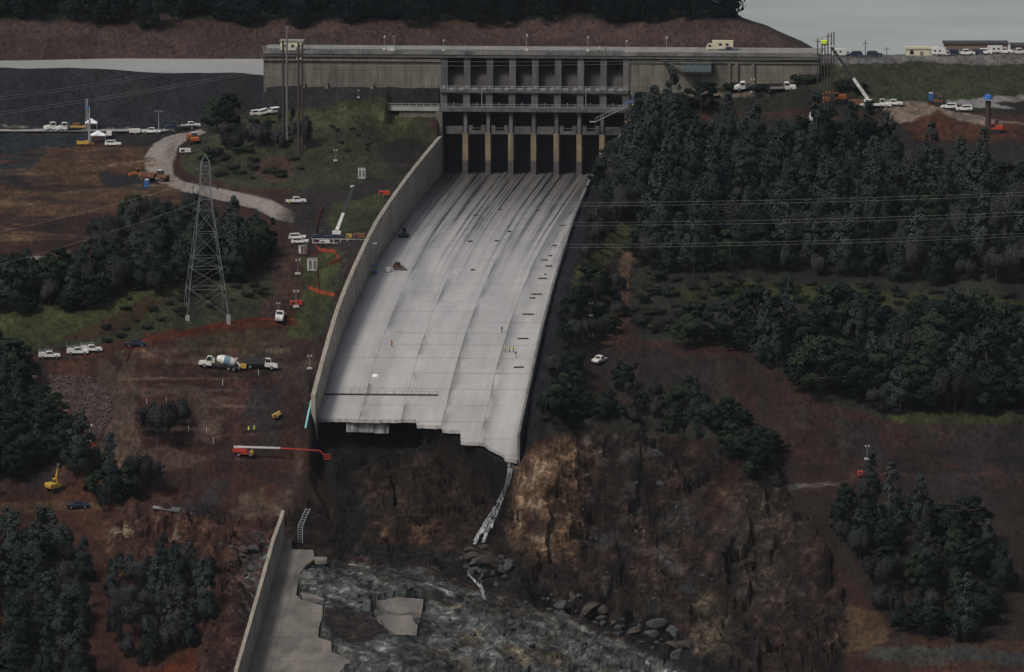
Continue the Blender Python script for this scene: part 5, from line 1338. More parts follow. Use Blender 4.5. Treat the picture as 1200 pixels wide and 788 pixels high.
pers(w1, 273, 434, 200, 'person in yellow vest standing at the tan generator trailer', 'g')
pers(w2, 291.5, 508, 60, 'person in yellow vest walking, left of another on the dark slope', 'g')
pers(w1, 298, 508, -30, 'person in bright yellow jacket on the dark slope above the boom lift', 'g').scale = (1.25, 1.25, 1.1)
pers(w2, 295, 535, 0, 'person in yellow vest beside the wheels of the boom lift', 'g')
pers(w1, 339, 242, 0, 'person in pale yellow vest at the tail of the pickup on the gravel road end', 'g')
pers(w1, 691, 399, -90, 'person in yellow vest standing at the edge of bushes right of the chute', 'g')
pers(w2, 694.5, 399, 0, 'person in yellow vest walking just right of another by the bushes', 'g')
dk = lambda px, v=9: Vector(xy(UP(px, v), v)).to_3d()+Vector((0, 0, zr1+.004))
pers(w1, 0, 0, -90, 'person in yellow vest on the crest road above the gates', dk(702))
pers(w4, 0, 0, -90, 'person in dark clothes with white helmet on the crest road above the gates', dk(709))
pers(w1, 0, 0, -90, 'person in yellow vest on the deck beside the blue platform of the access stair', Vector(xy(UP(741, .6), .6)).to_3d()+Vector((0, 0, zd1+.004)))
bk = empty('lift_basket', at_Y(966, 53, 2838), 0, 'work basket with yellow cover hung at the top of the pole cluster', 'basket')
MB().box(-1.0, 1.0, -.7, .7, 0, .15).build('floor', 'dark', bk); MB().box(-.9, .9, -.65, .65, .2, 1.5).build('cover', 'hiviz', bk, .2)
# things on the crest road
def on_crest(o, px, yaw, label, cat, v=10.5):
    o.location = dk(px, v); o.rotation_euler.z = R(yaw)+CROT; return tag(o, label, cat)
on_crest(box_truck('cream', 'camper_van'), 842, 180, 'cream camper van on the crest road right of the gates', 'camper van', 14)
on_crest(copy_tree(dp), 852, 0, 'dark pickup beside the cream camper van on the crest road', 'pickup', 9)
lt = light_tower()
LT = [('c', 451, 'light tower on the crest road behind the left wing wall'), ('c', 520, 'light tower at the left end of the gate bays on the crest road'), ('c', 688, 'light tower with four lamps on the crest road above the gates'), ('c', 617, 'light tower with red base over the middle gates'), ('c', 733, 'light tower at the right end of the gate bays on the crest road')]
for i, (k, px, lab) in enumerate(LT):
    o = lt if i == 0 else copy_tree(lt)
    on_crest(o, px, 90, lab, 'light tower', 9.5); o.scale = (.7, .7, (1, .75, 1.05, 1.15, .8)[i]*.52)
def lts(px, py, lab, sc=1., yaw=20):
    o = put(copy_tree(lt), px, py, yaw, lab, 'light tower', tilt=False); o.scale = (sc*.72, sc*.72, sc*.58); return o
lts(393, 190, 'light tower on the grassy knoll below the left wing wall', .72)
lts(420, 115.5, 'light tower at the foot of the left wing wall behind the knoll', .5)
lts(349, 323, 'light tower on the grass below the crane pad, upper of two', .9)
lts(347, 362, 'light tower with red base on the grass, lower of two', 1.0)
lts(363, 434, 'white light tower beside the lower left chute wall', .8)
lts(33, 448, 'light tower among trees at the left edge near the stony gully', 1.)
lts(105, 520, 'light tower with white lamps in the stony gully on the left', 1.)
lts(1016, 540, 'light tower alone on the dark red slope far right', .8)
lts(882, 80+30, 'light tower in front of the right wing wall', .9)
lts(692, 372, 'light tower in the bushes right of the chute', .8)
lts(326, 370, 'small light tower behind the white truck on the dirt track', .7)
cb = cabinet(); put(cb, 366, 318, 8, 'large pale control cabinet on the grass below the crane pad', 'cabinet')
cp(cb, 424, 210, 0, 'pale control cabinet on the knoll near the top of the left chute wall', 'cabinet').scale = (.8, .8, .9)
cp(cb, 355, 298, 30, 'small pale cabinet left of the large one at the crane pad', 'cabinet').scale = (.8, .8, .7)
put(site_trailer('red', 'red_compressor'), 450, 231, 0, 'red compressor beside the upper left chute wall', 'compressor')
put(site_trailer('red', 'red_compressor'), 347, 360, 10, 'red compressor on the grass below the control cabinet', 'compressor')
put(site_trailer('red', 'red_compressor'), 1012, 560, 0, 'red compressor beside the track on the dark slope far right', 'compressor')
put(site_trailer('yellow'), 326, 492.5, 10, 'small yellow generator on the dark slope left of the chute end', 'generator').scale = (.7, .7, .8)
put(site_trailer('rust', 'equipment_crate'), 421, 281, 0, 'rusty equipment crate at the wall end of the crane pad', 'crate')
put(site_trailer('yellow', 'tool_crate'), 409, 281, 0, 'yellow tool crate on the crane pad right of the crane truck', 'crate').scale = (.5, .5, .9)
put(site_trailer('white', 'tool_chest'), 381, 286, 0, 'white tool chest in front of the dark blue crane truck', 'chest').scale = (.8, .8, .6)
put(site_trailer('orange', 'pump_unit'), 771, 247, 0, 'orange pump unit at the top of the dirt track right of the chute', 'pump')
# orange mesh fences
_n = M['net'].node_tree.nodes['Principled BSDF']; _n.inputs['Alpha'].default_value = .6
def fence(pts, label, h=1.2):
    r = empty('mesh_fence', at_g(*pts[0]), 0, label, 'fence'); o = r.location.copy(); mb = MB(); pm = MB(); P = []
    for a, b in zip(pts, pts[1:]):
        for k in range(6): t = k/6; P.append(at_g(a[0]+(b[0]-a[0])*t, a[1]+(b[1]-a[1])*t)-o)
    P.append(at_g(*pts[-1])-o); P = [Vector((p.x, p.y, ground(p.x+o.x, p.y+o.y)-o.z)) for p in P]
    hs = [h*rnd.uniform(.75, 1.05) for _ in P]
    for i, (a, b) in enumerate(zip(P, P[1:])):
        k = len(mb.v); mb.v += [a+Vector((0, 0, .1)), b+Vector((0, 0, .1)), b+Vector((0, 0, hs[i+1])), a+Vector((0, 0, hs[i]))]; mb.f.append((k, k+1, k+2, k+3))
        if i % 3 == 0: pm.box(a.x-.05, a.x+.05, a.y-.05, a.y+.05, a.z-.1, a.z+h+.25)
    o2 = mb.build('netting', 'net', r); s = o2.modifiers.new('thickness', 'SOLIDIFY'); s.thickness = .04
    pm.build('post', 'dark', r); return r
fence([(370, 300), (371, 325), (373, 345)], 'orange mesh fence running downhill beside the large control cabinet')
fence([(369, 282), (371, 292), (376, 296), (392, 297), (398, 307), (385, 312)], 'orange mesh fence looping around the crane pad')
fence([(378, 243), (372, 262), (369, 278)], 'orange mesh fence running from the grass patch down to the crane truck')
fence([(362, 340), (375, 345), (392, 348)], 'short orange mesh fence across the grass near the chute wall')
fence([(155, 407), (150, 417), (148, 424)], 'orange mesh fence below the dark pickup on the red dirt road')
fence([(215, 393), (260, 381), (300, 375), (345, 376)], 'long orange mesh fence along the red dirt road left of the chute', .55)
# survey stakes
stp = None
for i, (px, py) in enumerate(((172, 474), (195, 474), (198, 490), (221, 506), (242, 508), (261, 452), (250, 520), (303, 440))):
    if stp is None:
        stp = empty('survey_stake'); MB().box(-.05, .05, -.05, .05, -.2, 1.5).build('stake', 'dwhite', stp); MB().box(-.08, .08, -.08, .08, 1.2, 1.52).build('flag', 'white', stp); o = stp
    else: o = copy_tree(stp)
    put(o, px, py, rnd.uniform(0, 90), 'thin white survey stake on the dark slope left of the chute', 'stake', 'survey stakes on the slope', tilt=False)
# pipe by the wall end, grating, cable ladder
pa, pb = at_g(365, 472), at_g(358, 505); pi = MB().path([Vector((0, 0, .5)), (pb-pa)*.5+Vector((0, 0, .9)), (pb-pa)+Vector((0, 0, .6))], .3, 8).build('drain_pipe', 'teal'); pi.location = pa; tag(pi, 'pale turquoise pipe running down beside the lower end of the left chute wall', 'pipe')
gr = empty('steel_grating'); mb = MB()
for i in range(9): mb.cbox((-4+i, 0, .5+i*.05), (.08, 5, .1), 0)
for i in range(5): mb.cbox((0, -2.4+i*1.2, .6), (8.4, .08, .1))
mb.build('bars', 'steel', gr); MB().box(-6, -4.4, -1.2, 1.2, .2, .6).build('end_plate', 'conc_lt', gr); put(gr, 207, 600, -8, 'flat steel grating frame lying on the slope edge at lower left', 'grating')
p = at_g(352, 637); q_ = at_Y(361, 596, p.y+2); mb = MB(); d_ = (q_-p); sd = Vector((.55, 0, 0))
for s in (-1, 1): mb.path([Vector((0, 0, 0))+sd*s, d_*.5+sd*s+Vector((-1, 0, 0)), d_+sd*s], .09, 5)
for k in range(14): t = (k+.5)/14; c_ = d_*t+Vector((-1, 0, 0))*(1-abs(2*t-1)); mb.tube(c_-sd, c_+sd, .06, .06, 5)
o = mb.build('cable_ladder', 'steel'); o.location = p; tag(o, 'bent steel ladder frame hanging down the rock above the lower chute', 'ladder')
for i, (px, py, lab) in enumerate(((40, 446, 'folded red plastic barrier beside the light tower at the left edge'), (77, 484, 'red and white barrier in the middle of the stony gully'), (106, 522, 'red barrier at the lower end of the stony gully'))):
    o = empty('plastic_barrier'); MB().ext([(-1.4, 0), (1.4, 0), (1.2, .5), (1.0, .95), (-1.0, .95), (-1.2, .5)], -.3, .3).build('body', 'red', o); MB().box(-.5, .5, -.34, .34, .6, 1.25).build('top_panel', 'white', o); put(o, px, py, 10, lab, 'barrier')
# ------------------------------------------------------------------ pylons, poles and wires
def pylon():
    base = [at_g(217, 367), at_g(265, 367)]; c = (base[0]+base[1])/2; c.z = min(base[0].z, base[1].z)
    r = empty('lattice_pylon', c, R(8), 'tall grey steel lattice transmission pylon standing in the trees left of the chute', 'pylon')
    H = at_Y(241, 181, c.y).z-c.z; hw = 24/4.42
    prof = [(0, hw), (H*.165, hw*.87), (H*.29, hw*.74), (H*.36, hw*.66), (H*.51, hw*.50), (H*.65, hw*.36), (H*.72, hw*.285), (H*.80, hw*.25), (H*.88, hw*.23), (H*.95, hw*.20)]
    legs = MB(); br = MB()
    for (z0, a), (z1, b) in zip(prof, prof[1:]):
        for sx in (-1, 1):
            for sy in (-1, 1): legs.beam((sx*a, sy*a, z0), (sx*b, sy*b, z1), .125)
        for k in range(4):
            q = [(-1, -1), (1, -1), (1, 1), (-1, 1)]; p0, p1 = q[k], q[(k+1) % 4]
            br.beam((p0[0]*a, p0[1]*a, z0), (p1[0]*b, p1[1]*b, z1), .055); br.beam((p1[0]*a, p1[1]*a, z0), (p0[0]*b, p0[1]*b, z1), .055)
            br.beam((p0[0]*b, p0[1]*b, z1), (p1[0]*b, p1[1]*b, z1), .085)
    b = prof[-1][1]
    for sx in (-1, 1):
        for sy in (-1, 1): legs.beam((sx*b, sy*b, prof[-1][0]), (0, 0, H), .12)
    legs.build('leg_frame', 'pylon', r); br.build('bracing', 'pylon', r)
    for z, w in ((H*.80, 3.2), (H*.90, 2.6)):
        mb = MB()
        for s in (-1, 1):
            for y in (-.5, .5): mb.beam((0, y, z), (s*w, 0, z+.2), .06); mb.beam((0, y, z+1.3), (s*w, 0, z+.2), .06)
        mb.build('cross_arm', 'pylon', r)
        for s in (-1, 1): MB().lathe([(.1, 0), (.16, .3), (.1, .6), (.16, .9), (.05, 1.2)], 7, (s*w, 0, z-1.0)).build('insulator', 'roofdark', r)
    for sx in (-1, 1):
        for sy in (-1, 1): MB().box(sx*hw-.5, sx*hw+.5, sy*hw-.5, sy*hw+.5, -4, .3).build('footing', 'conc_lt', r)
    return r, H
PYL, PH = pylon()
def pole(name, px, py, top, r0, m, label, cross=None, group=None, y=None, px2=None):
    p = at_g(px, py) if y is None else at_Y(px, py, y); h = at_Y(px, top, p.y).z-p.z
    r = empty(name, p, 0, label, 'pole', group); t = Vector((0 if px2 is None else (at_Y(px2, top, p.y).x-p.x), 0, h))
    MB().tube((0, 0, -3), t, r0, r0*.72, 8).build('shaft', m, r)
    if cross:
        for z in cross: MB().box(t.x-.9, t.x+.9, -.08, .08, h-z, h-z+.16).build('cross_arm', m, r)
    for s in (-1, 1): MB().lathe([(.09, 0), (.14, .2), (.06, .5)], 7, (t.x+s*.25, 0, h+.003)).build('insulator', 'conc_lt', r)
    return r
pole('power_pole', 332, 166, 48, .42, 'wood', 'dark wooden power pole, leftmost of the tall ones before the left wing wall', None, None)
pole('power_pole', 336.5, 166, 33, .38, 'conc_dk', 'tallest grey power pole standing before the left wing wall', (1.0,), None)
pole('power_pole', 350, 180, 50, .42, 'wood', 'dark wooden power pole with reddish foot before the left wing wall', None, None)
pole('power_pole', 354.5, 176, 50, .34, 'wood', 'thin dark wooden power pole, rightmost before the left wing wall', None, None)
for i, (px, py, tp) in enumerate(((958, 128, 46), (963, 124, 46), (966.5, 118, 48), (970, 126, 40), (974, 118, 39), (977, 110, 39))):
    pole('pole', px, py, tp, .22, 'wood', 'thin dark pole in the tight cluster behind the orange excavator', (.8, 6.) if i in (0, 3) else None, 'poles of the cluster on the right', y=2842+(i % 3)*2)
def wire(name, pts, label, r=.045, n=24, group=None):
    """pts: world end points, sag between them"""
    a, b, sag = pts; o = Vector(a); P = []
    for i in range(n+1):
        t = i/n; P.append((Vector(b)-o)*t-Vector((0, 0, 4*sag*t*(1-t))))
    w_ = MB().path(P, r, 4).build(name, 'wire'); w_.location = o
    return tag(w_, label, 'power line', group)
M['wire'] = mat('aluminium_conductor', (.30, .31, .32), .5, .1, 1)
tl = PYL.location
for i, (y0, y1) in enumerate(((243, 226), (247, 229.5), (266, 249), (269.5, 253), (290, 274), (293.5, 277.5))):
    wire('power_line', (at_Y(560 if i < 2 else 600, y0-5+(2 if i > 3 else 0), 2560), at_Y(1260, y1-3, 2520), .9), 'pale power line crossing the dark wood on the right, in three pairs', .02, 30, 'power lines crossing the right-hand wood')
for i, (ya, yb, yc) in enumerate(((70, 68, 2868), (76.5, 76, 2868))):
    wire('power_line', (at_Y(352, ya, 2830), at_Y(1000, 66+i*1.0, 2840), 1.1), 'pale power line strung across the front of the gate structure', .028, 40, 'power lines before the gates')
for i, (xa, ya, xb, yb) in enumerate(((-60, 124, 205, 84), (-60, 121, 205, 81), (-60, 143, 330, 80), (-60, 140, 330, 77))):
    wire('power_line', (at_Y(xa, ya, 2800), at_Y(xb, yb, 2840), .7), 'pale power line sloping across the dark embankment at upper left', .024, 26, 'power lines over the embankment')
arm = Vector((tl.x, tl.y, tl.z+PH*.72))
for i, (dy, yl) in enumerate(((0, 327), (1.4, 280))):
    wire('power_line', (at_Y(-60, 325 if i == 0 else 283, 2560), tuple(arm+Vector((0, 0, dy*4))), 1.2), 'thin power line running from the left edge to the lattice pylon', .024, 26, 'power lines at the pylon')
# utility poles and buildings on the right crest
pole('utility_pole', 1014, 67, 49, .14, 'wood', 'utility pole with cross arm on the right crest, left of the cream hut', (.6,))
pole('utility_pole', 1039, 67, 57, .10, 'wood', 'short thin utility pole on the right crest nearer the cream hut', (.3,))
cm = on_crest(empty('mast'), 780, 0, 'thin antenna mast on the crest road right of the gates', 'mast', 8)
MB().tube((0, 0, 0), (0, 0, 5.0), .09, .06, 6).build('pole', 'steel', cm); MB().box(-.4, .4, -.2, .2, 4.2, 4.9).build('lamp', 'conc_lt', cm)
bx = on_crest(empty('deck_cabinet'), 459, 0, 'white cabinet on the crest road behind the left wing wall', 'cabinet', 8)
MB().box(-1.1, 1.1, -.5, .5, 0, 1.5).build('housing', 'white', bx, .03); MB().box(-1.15, 1.15, -.55, .55, 1.503, 1.6).build('lid', 'conc_lt', bx); MB().tube((.8, 0, 1.6), (.8, 0, 4.6), .06, .05, 6).box(.2, 1.4, -.05, .05, 4.4, 4.5).build('aerial', 'steel', bx)
def hall(px0, px1, top, base, m, label, roof='roofdark', wins=(), name='building', Yb=2899, dep=9, overh=.3):
    a = at_Y(px0, base, Yb); b = at_Y(px1, base, Yb); z1 = at_Y(px0, top, Yb).z; r = empty(name, a, 0, label, 'building'); w_ = b.x-a.x; h = z1-a.z
    MB().box(0, w_, 0, dep, -1.5, h-.5).build('wall', m, r)
    MB().ext([(-overh, h-.497), (w_+overh, h-.497), (w_+overh, h), (-overh, h)], -overh, dep+overh).build('roof', roof, r)
    for x0, x1, za, zb in wins:
        f = MB().box(x0*w_, x1*w_, -.06, -.004, za*h, zb*h).build('window', 'glass', r); MB().box(x0*w_-.08, x1*w_+.08, -.09, -.061, za*h-.12, za*h-.01).build('sill', 'conc_lt', f)
    MB().box(.45*w_, .45*w_+.95, -.05, -.004, 0, min(2.1, h*.6)).build('door', 'conc_dk', r)
    return r
hall(1062, 1098, 55.5, 69, 'cream', 'cream site office with two dark windows on the right crest', 'cream', ((.12, .24, .4, .72), (.78, .9, .4, .72)), 'site_office', dep=4)
hall(1107, 1181, 50.5, 69, 'brownwall', 'long brown storage building with flat dark roof on the right crest', 'roofdark', ((.05, .07, .4, .6),), 'storage_building', 2902)
hall(1186, 1240, 53, 69, 'brownwall', 'grey brown building cut off by the right edge of the photo', 'roofdark', ((.12, .3, .4, .8),), 'storage_building', 2902)
for i, (px, k, lab) in enumerate(((1102, 'v', 'white van parked between the cream office and the brown building'), (1119, 's', 'dark car, leftmost before the long brown building'), (1132, 'p', 'white pickup before the left half of the brown building'), (1143, 's2', 'dark car between two white pickups before the brown building'), (1152, 'p', 'white pickup before the middle of the brown building'), (1164, 'v', 'pale van right of the middle of the brown building'), (1176, 'p', 'white pickup before the right end of the brown building'), (1194, 'p', 'white pickup before the building at the right edge'), (1001, 's', 'dark car on the right crest beyond the crane boom'), (985, 'v', 'pale van on the right crest just right of the pole cluster'), (1025, 's2', 'dark car alone on the right crest between the two utility poles'))):
    src = {'v': 'BT', 's': 'DS', 's2': 'DS', 'p': 'PK'}[k]
    if src == 'PK': o = copy_tree(pk)
    elif src == 'BT':
        if 'BT' not in globals(): BT = box_truck('dwhite', 'panel_van'); o = BT
        else: o = copy_tree(BT)
    else:
        if 'DS' not in globals(): DS = suv('navy'); o = DS
        else: o = copy_tree(DS)
    p = at_Y(px, 69.5, 2896); o.location = (p.x, p.y, ground(p.x, p.y)); o.rotation_euler.z = R(rnd.choice((0, 180))+rnd.uniform(-15, 15))
    if src == 'BT': o.scale = (.7, .8, .75)
    tag(o, lab, {'v': 'van', 's': 'car', 's2': 'car', 'p': 'pickup'}[k])
# waterfalls
def fall(pts, width, label, name='waterfall'):
    P = [at_g(*a) for a in pts]; o = P[0].copy(); mb = MB()
    for s in range(8):
        k = len(mb.v); c_ = rnd.uniform(-1, 1); ph = rnd.uniform(0, 6); lift = rnd.uniform(.3, .9); cut = rnd.choice((0, 0, 0, 1, 2)); Ps = P[:len(P)-cut] if len(P) > 4 else P
        fine = []
        for i in range(len(Ps)-1):
            for t in (0, .25, .5, .75): fine.append((Ps[i].lerp(Ps[i+1], t), width[i]+(width[i+1]-width[i])*t))
        fine.append((Ps[-1], width[len(Ps)-1])); fine = fine[:len(fine)-rnd.choice((0, 0, 1, 2, 3, 5))] if len(fine) > 12 else fine
        for i, (p, w_) in enumerate(fine):
            hw = w_*(.13+.035*math.sin(i*.45+ph)); x = p.x+c_*w_*.62+.12*math.sin(i*.55+ph); z = p.z+lift
            mb.v += [Vector((x-hw, p.y-.9, z+.2))-o, Vector((x, p.y-1.3, z+.4))-o, Vector((x+hw, p.y-.9, z+.2))-o]
        for i in range(len(fine)-1):
            a = k+3*i; mb.f += [(a, a+1, a+4, a+3), (a+1, a+2, a+5, a+4)]
    r = mb.build(name, 'foam', smooth=True); r.location = o
    return tag(r, label, 'waterfall')
def foam():
    m, nt, b = new_mat('white_water'); tc = nd(nt, 'ShaderNodeTexCoord'); mp = nd(nt, 'ShaderNodeMapping'); mp.inputs['Rotation'].default_value = (0, .45, 0); mp.inputs['Scale'].default_value = (2.2, .6, .10); nt.links.new(tc.outputs['Object'], mp.inputs[0])
    n = nd(nt, 'ShaderNodeTexNoise', i_Scale=1.2, i_Detail=6., i_Roughness=.7); nt.links.new(mp.outputs[0], n.inputs['Vector'])
    rp = nd(nt, 'ShaderNodeValToRGB'); rp.color_ramp.elements[0].position = .3; rp.color_ramp.elements[0].color = (.22, .23, .24, 1); rp.color_ramp.elements[1].position = .65; rp.color_ramp.elements[1].color = (.66, .68, .69, 1)
    nt.links.new(n.outputs['Fac'], rp.inputs[0]); nt.links.new(rp.outputs[0], b.inputs['Base Color']); b.inputs['Roughness'].default_value = .5
    r2 = nd(nt, 'ShaderNodeMapRange'); r2.inputs[1].default_value = .34; r2.inputs[2].default_value = .66; nt.links.new(n.outputs['Fac'], r2.inputs[0]); nt.links.new(r2.outputs[0], b.inputs['Alpha'])
    return m
M['foam'] = foam()
fall([(600, 541), (598, 556), (595, 570), (589, 586), (581, 601), (573, 616), (568, 630), (564, 641)], (1.4, .95, .8, 1.0, 1.4, 2.0, 2.8, 3.3), 'thin white waterfall dropping from the right tip of the broken chute')
fall([(548, 676), (556, 684), (563, 691)], (.16, .18, .2), 'thin white trickle leading to the small lower cascade', 'water_trickle')
fall([(563, 688), (564.5, 694), (566, 700), (568, 706)], (.45, .6, .7, .7), 'small white cascade among dark boulders below the main waterfall')
# ------------------------------------------------------------------ trees
def leaf_material(name, cols, rough=.8):
    m, nt, b = new_mat(name); L = nt.links.new
    at = nd(nt, 'ShaderNodeAttribute', attribute_name='tint')
    oi = nd(nt, 'ShaderNodeObjectInfo')
    rp = nd(nt, 'ShaderNodeValToRGB'); e = rp.color_ramp.elements
    e[0].color = (*cols[0], 1); e[1].color = (*cols[-1], 1)
    for i, c in enumerate(cols[1:-1]): k = e.new((i+1)/(len(cols)-1)); k.color = (*c, 1)
    ad = nd(nt, 'ShaderNodeMath', operation='MULTIPLY_ADD'); L(oi.outputs['Random'], ad.inputs[0]); ad.inputs[1].default_value = 1.0; ad.inputs[2].default_value = -.5
    sm = nd(nt, 'ShaderNodeMath', operation='ADD', use_clamp=True); L(at.outputs['Fac'], sm.inputs[0]); L(ad.outputs[0], sm.inputs[1])
    L(sm.outputs[0], rp.inputs[0]); L(rp.outputs[0], b.inputs['Base Color'])
    b.inputs['Roughness'].default_value = rough; b.inputs['Specular IOR Level'].default_value = .12
    return m
M['oak_leaf'] = leaf_material('oak_leaves', [(.006, .013, .011), (.011, .022, .015), (.022, .035, .019)])
M['pine_leaf'] = leaf_material('grey_pine_needles', [(.014, .023, .022), (.028, .039, .036), (.041, .050, .045)])
M['bare_twig'] = leaf_material('bare_twigs', [(.020, .024, .026), (.036, .040, .043), (.047, .050, .051)])
M['shrub_leaf'] = leaf_material('shrub_leaves', [(.009, .016, .012), (.014, .022, .015), (.023, .030, .018)])
M['far_leaf'] = leaf_material('distant_forest_leaves', [(.009, .015, .017), (.014, .021, .023), (.020, .028, .028)])
M['bark'] = mat('bark', (.022, .019, .017), .95, .3, 3)
M['barkgrey'] = mat('grey_bark', (.032, .032, .033), .95, .3, 3)
tr = np.random.RandomState(31)
def leaf_cloud(clumps, per, size, flat=.75):
    """many small leaf faces gathered in clumps; returns vertices, faces, tint per face"""
    V = []; T = []
    for (c, r, tint) in clumps:
        n = max(4, int(per*(r[0]*r[2])**.9))
        d = tr.normal(size=(n, 3)); d /= np.linalg.norm(d, axis=1)[:, None]
        rad = tr.uniform(.35, 1.05, n)**.6
        p = np.array(c)+d*rad[:, None]*np.array(r)
        a = tr.normal(size=(n, 3)); a /= np.linalg.norm(a, axis=1)[:, None]
        b = np.cross(a, d+.01); b /= np.linalg.norm(b, axis=1)[:, None]+1e-6
        s = size*tr.uniform(.55, 1.35, n)[:, None]
        q = np.stack([p-a*s*.5-b*s*.32, p+a*s*.5-b*s*.25, p+a*s*.42+b*s*.34, p-a*s*.46+b*s*.3], 1)
        V.append(q.reshape(-1, 3)); T.append(np.clip(tint+tr.normal(0, .05, n), 0, 1))
    return np.concatenate(V), np.concatenate(T)
def leaf_mesh(name, V, T, m, soft=None, cn=None):
    n = len(V)//4
    Q = V.reshape(-1, 4, 3).copy(); q = Q.mean(1); ctr = q.mean(0) if soft is None else soft
    nn = (q-ctr)/(q.std(0)+1e-3); nn[:, 2] = nn[:, 2]*.8+.35
    if cn is not None: nn = nn*.55+cn
    nn += tr.normal(0, .16, nn.shape); nn /= np.linalg.norm(nn, axis=1)[:, None]+1e-9
    gn = np.cross(Q[:, 1]-Q[:, 0], Q[:, 3]-Q[:, 0]); fl = (gn*nn).sum(1) < 0
    Q[fl] = Q[fl][:, ::-1]; V = Q.reshape(-1, 3)
    gn[fl] *= -1; gn /= np.linalg.norm(gn, axis=1)[:, None]+1e-9; nn = nn+.2*gn; nn /= np.linalg.norm(nn, axis=1)[:, None]
    me = bpy.data.meshes.new(name)
    me.vertices.add(len(V)); me.vertices.foreach_set('co', V.astype(np.float32).ravel())
    me.loops.add(4*n); me.loops.foreach_set('vertex_index', np.arange(4*n, dtype=np.int32))
    me.polygons.add(n); me.polygons.foreach_set('loop_start', np.arange(0, 4*n, 4, dtype=np.int32)); me.update(calc_edges=True)
    a = me.attributes.new('tint', 'FLOAT', 'FACE'); a.data.foreach_set('value', T.astype(np.float32))
    me.materials.append(M[m])
    me.polygons.foreach_set('use_smooth', [True]*n)
    me.normals_split_custom_set(np.repeat(nn, 4, axis=0).tolist())
    return me
def limbs(mb, p, d, L_, r, lvl, tips, spread=.6, up=.25):
    q = p+d*L_; mb.tube(p, q, r, r*.62, 6 if lvl > 1 else 4, False); tips.append((q, lvl))
    if lvl == 0: return
    for k in range(3 if lvl > 1 else 2):
        v = Vector(tr.normal(size=3)); v = (d+v*spread+Vector((0, 0, up))).normalized()
        limbs(mb, p.lerp(q, .62+.38*tr.rand()), v, L_*tr.uniform(.58, .82), r*.55, lvl-1, tips, spread, up)
def finish(root, mb, V, T, leafm, bark, crown='crown'):
    mb.build('trunk', bark, root)
    me = leaf_mesh(crown, V, T, leafm); o = bpy.data.objects.new(crown, me); COL.objects.link(o); o.parent = root
    root.location = (0, -500, -900); return root
def oak(h=10., w=9., dens=1.):
    r = empty('oak_tree'); mb = MB(); tips = []
    limbs(mb, Vector((0, 0, -1.2)), Vector((tr.normal()*.08, tr.normal()*.08, 1)).normalized(), h*.36+1.2, .36, 3, tips, .75, .12)
    cl = []; n = int(44*dens)
    for i in range(n):
        t = tr.uniform(0, 1); ph = tr.uniform(0, 6.28); z = h*(.12+.79*t)
        prof = math.sin(min(1, (t*.86+.2))*math.pi*.92)**.6
        rr = w*.5*prof*math.sqrt(tr.uniform(.1, 1)); s = tr.uniform(.09, .19)*w*.8
        cl.append(((rr*math.cos(ph), rr*math.sin(ph), z), (s, s, s*.66), tr.uniform(.36, .64)))
    for q, l in tips:
        if l == 0 and tr.rand() < .6: s = tr.uniform(.08, .13)*w; cl.append((tuple(q), (s, s, s*.7), tr.uniform(.32, .68)))
    V, T = leaf_cloud(cl, 150, .42); return finish(r, mb, V, T, 'oak_leaf', 'bark')
def pine(h=15., w=7., leaf='pine_leaf', name='pine_tree', dens=1.6, sz=.4):
    r = empty(name); mb = MB(); cl = []
    lean = Vector((tr.normal()*.05, tr.normal()*.05, 1))
    mb.tube((0, 0, -1.2), lean*h*.5, .30, .2, 7, False).tube(lean*h*.5, lean*h*.96, .2, .05, 6, False)
    for i in range(int(34*dens)):
        t = tr.uniform(.06, 1); z = h*t; prof = (1-t)**.7*1.0+.10; ph = tr.uniform(0, 6.28)
        rr = w*.5*prof*tr.uniform(.35, 1.1); s = w*.5*(.16+.24*(1-t))*tr.uniform(.7, 1.3)
        c = lean*z+Vector((rr*math.cos(ph), rr*math.sin(ph), rr*.12)); mb.tube(lean*(z-.4), c, .07, .03, 4, False)
        cl.append((tuple(c), (s*.9, s*.9, s*1.05), tr.uniform(.32, .68)))
    V, T = leaf_cloud(cl, 115, sz); return finish(r, mb, V, T, leaf, 'barkgrey')
def bare(h=10., w=8.):
    r = empty('bare_tree'); mb = MB(); tips = []
    limbs(mb, Vector((0, 0, -1.)), Vector((tr.normal()*.1, tr.normal()*.1, 1)).normalized(), h*.24+1, .26, 4, tips, .62, .32)
    cl = []
    for q, l in tips:
        if l <= 2: s = w*tr.uniform(.08, .17); cl.append((tuple(q), (s*.8, s*.8, s*2.0), tr.uniform(.35, .65)))
    V, T = leaf_cloud(cl, 62, .30); return finish(r, mb, V, T, 'bare_twig', 'barkgrey')
def shrub(h=3., w=5.):
    r = empty('shrub'); mb = MB(); cl = []
    for i in range(5): v = Vector((tr.normal()*.5, tr.normal()*.5, 1)).normalized(); mb.tube((0, 0, -.6), v*h*.7, .1, .04, 4, False)
    for i in range(12):
        ph = tr.uniform(0, 6.28); rr = w*.42*math.sqrt(tr.rand()); s = tr.uniform(.14, .26)*w
        cl.append(((rr*math.cos(ph), rr*math.sin(ph), h*tr.uniform(.36, .64)), (s, s, s*.55), tr.uniform(.32, .68)))
    V, T = leaf_cloud(cl, 120, .36); return finish(r, mb, V, T, 'shrub_leaf', 'bark')
PR = {'oak': [oak(10, 9), oak(11.5, 10.5), oak(9, 10, 1.2), oak(12, 9, 1.1)],
      'pine': [pine(15, 7), pine(18, 7.5), pine(13, 6.5), pine(16, 9, dens=1.3)],
      'bare': [bare(10, 8), bare(13, 9), bare(9, 8), bare(12, 7)],
      'shrub': [shrub(2.6, 4.6), shrub(3.4, 5.2), shrub(2.2, 5.4)]}
USED = {}
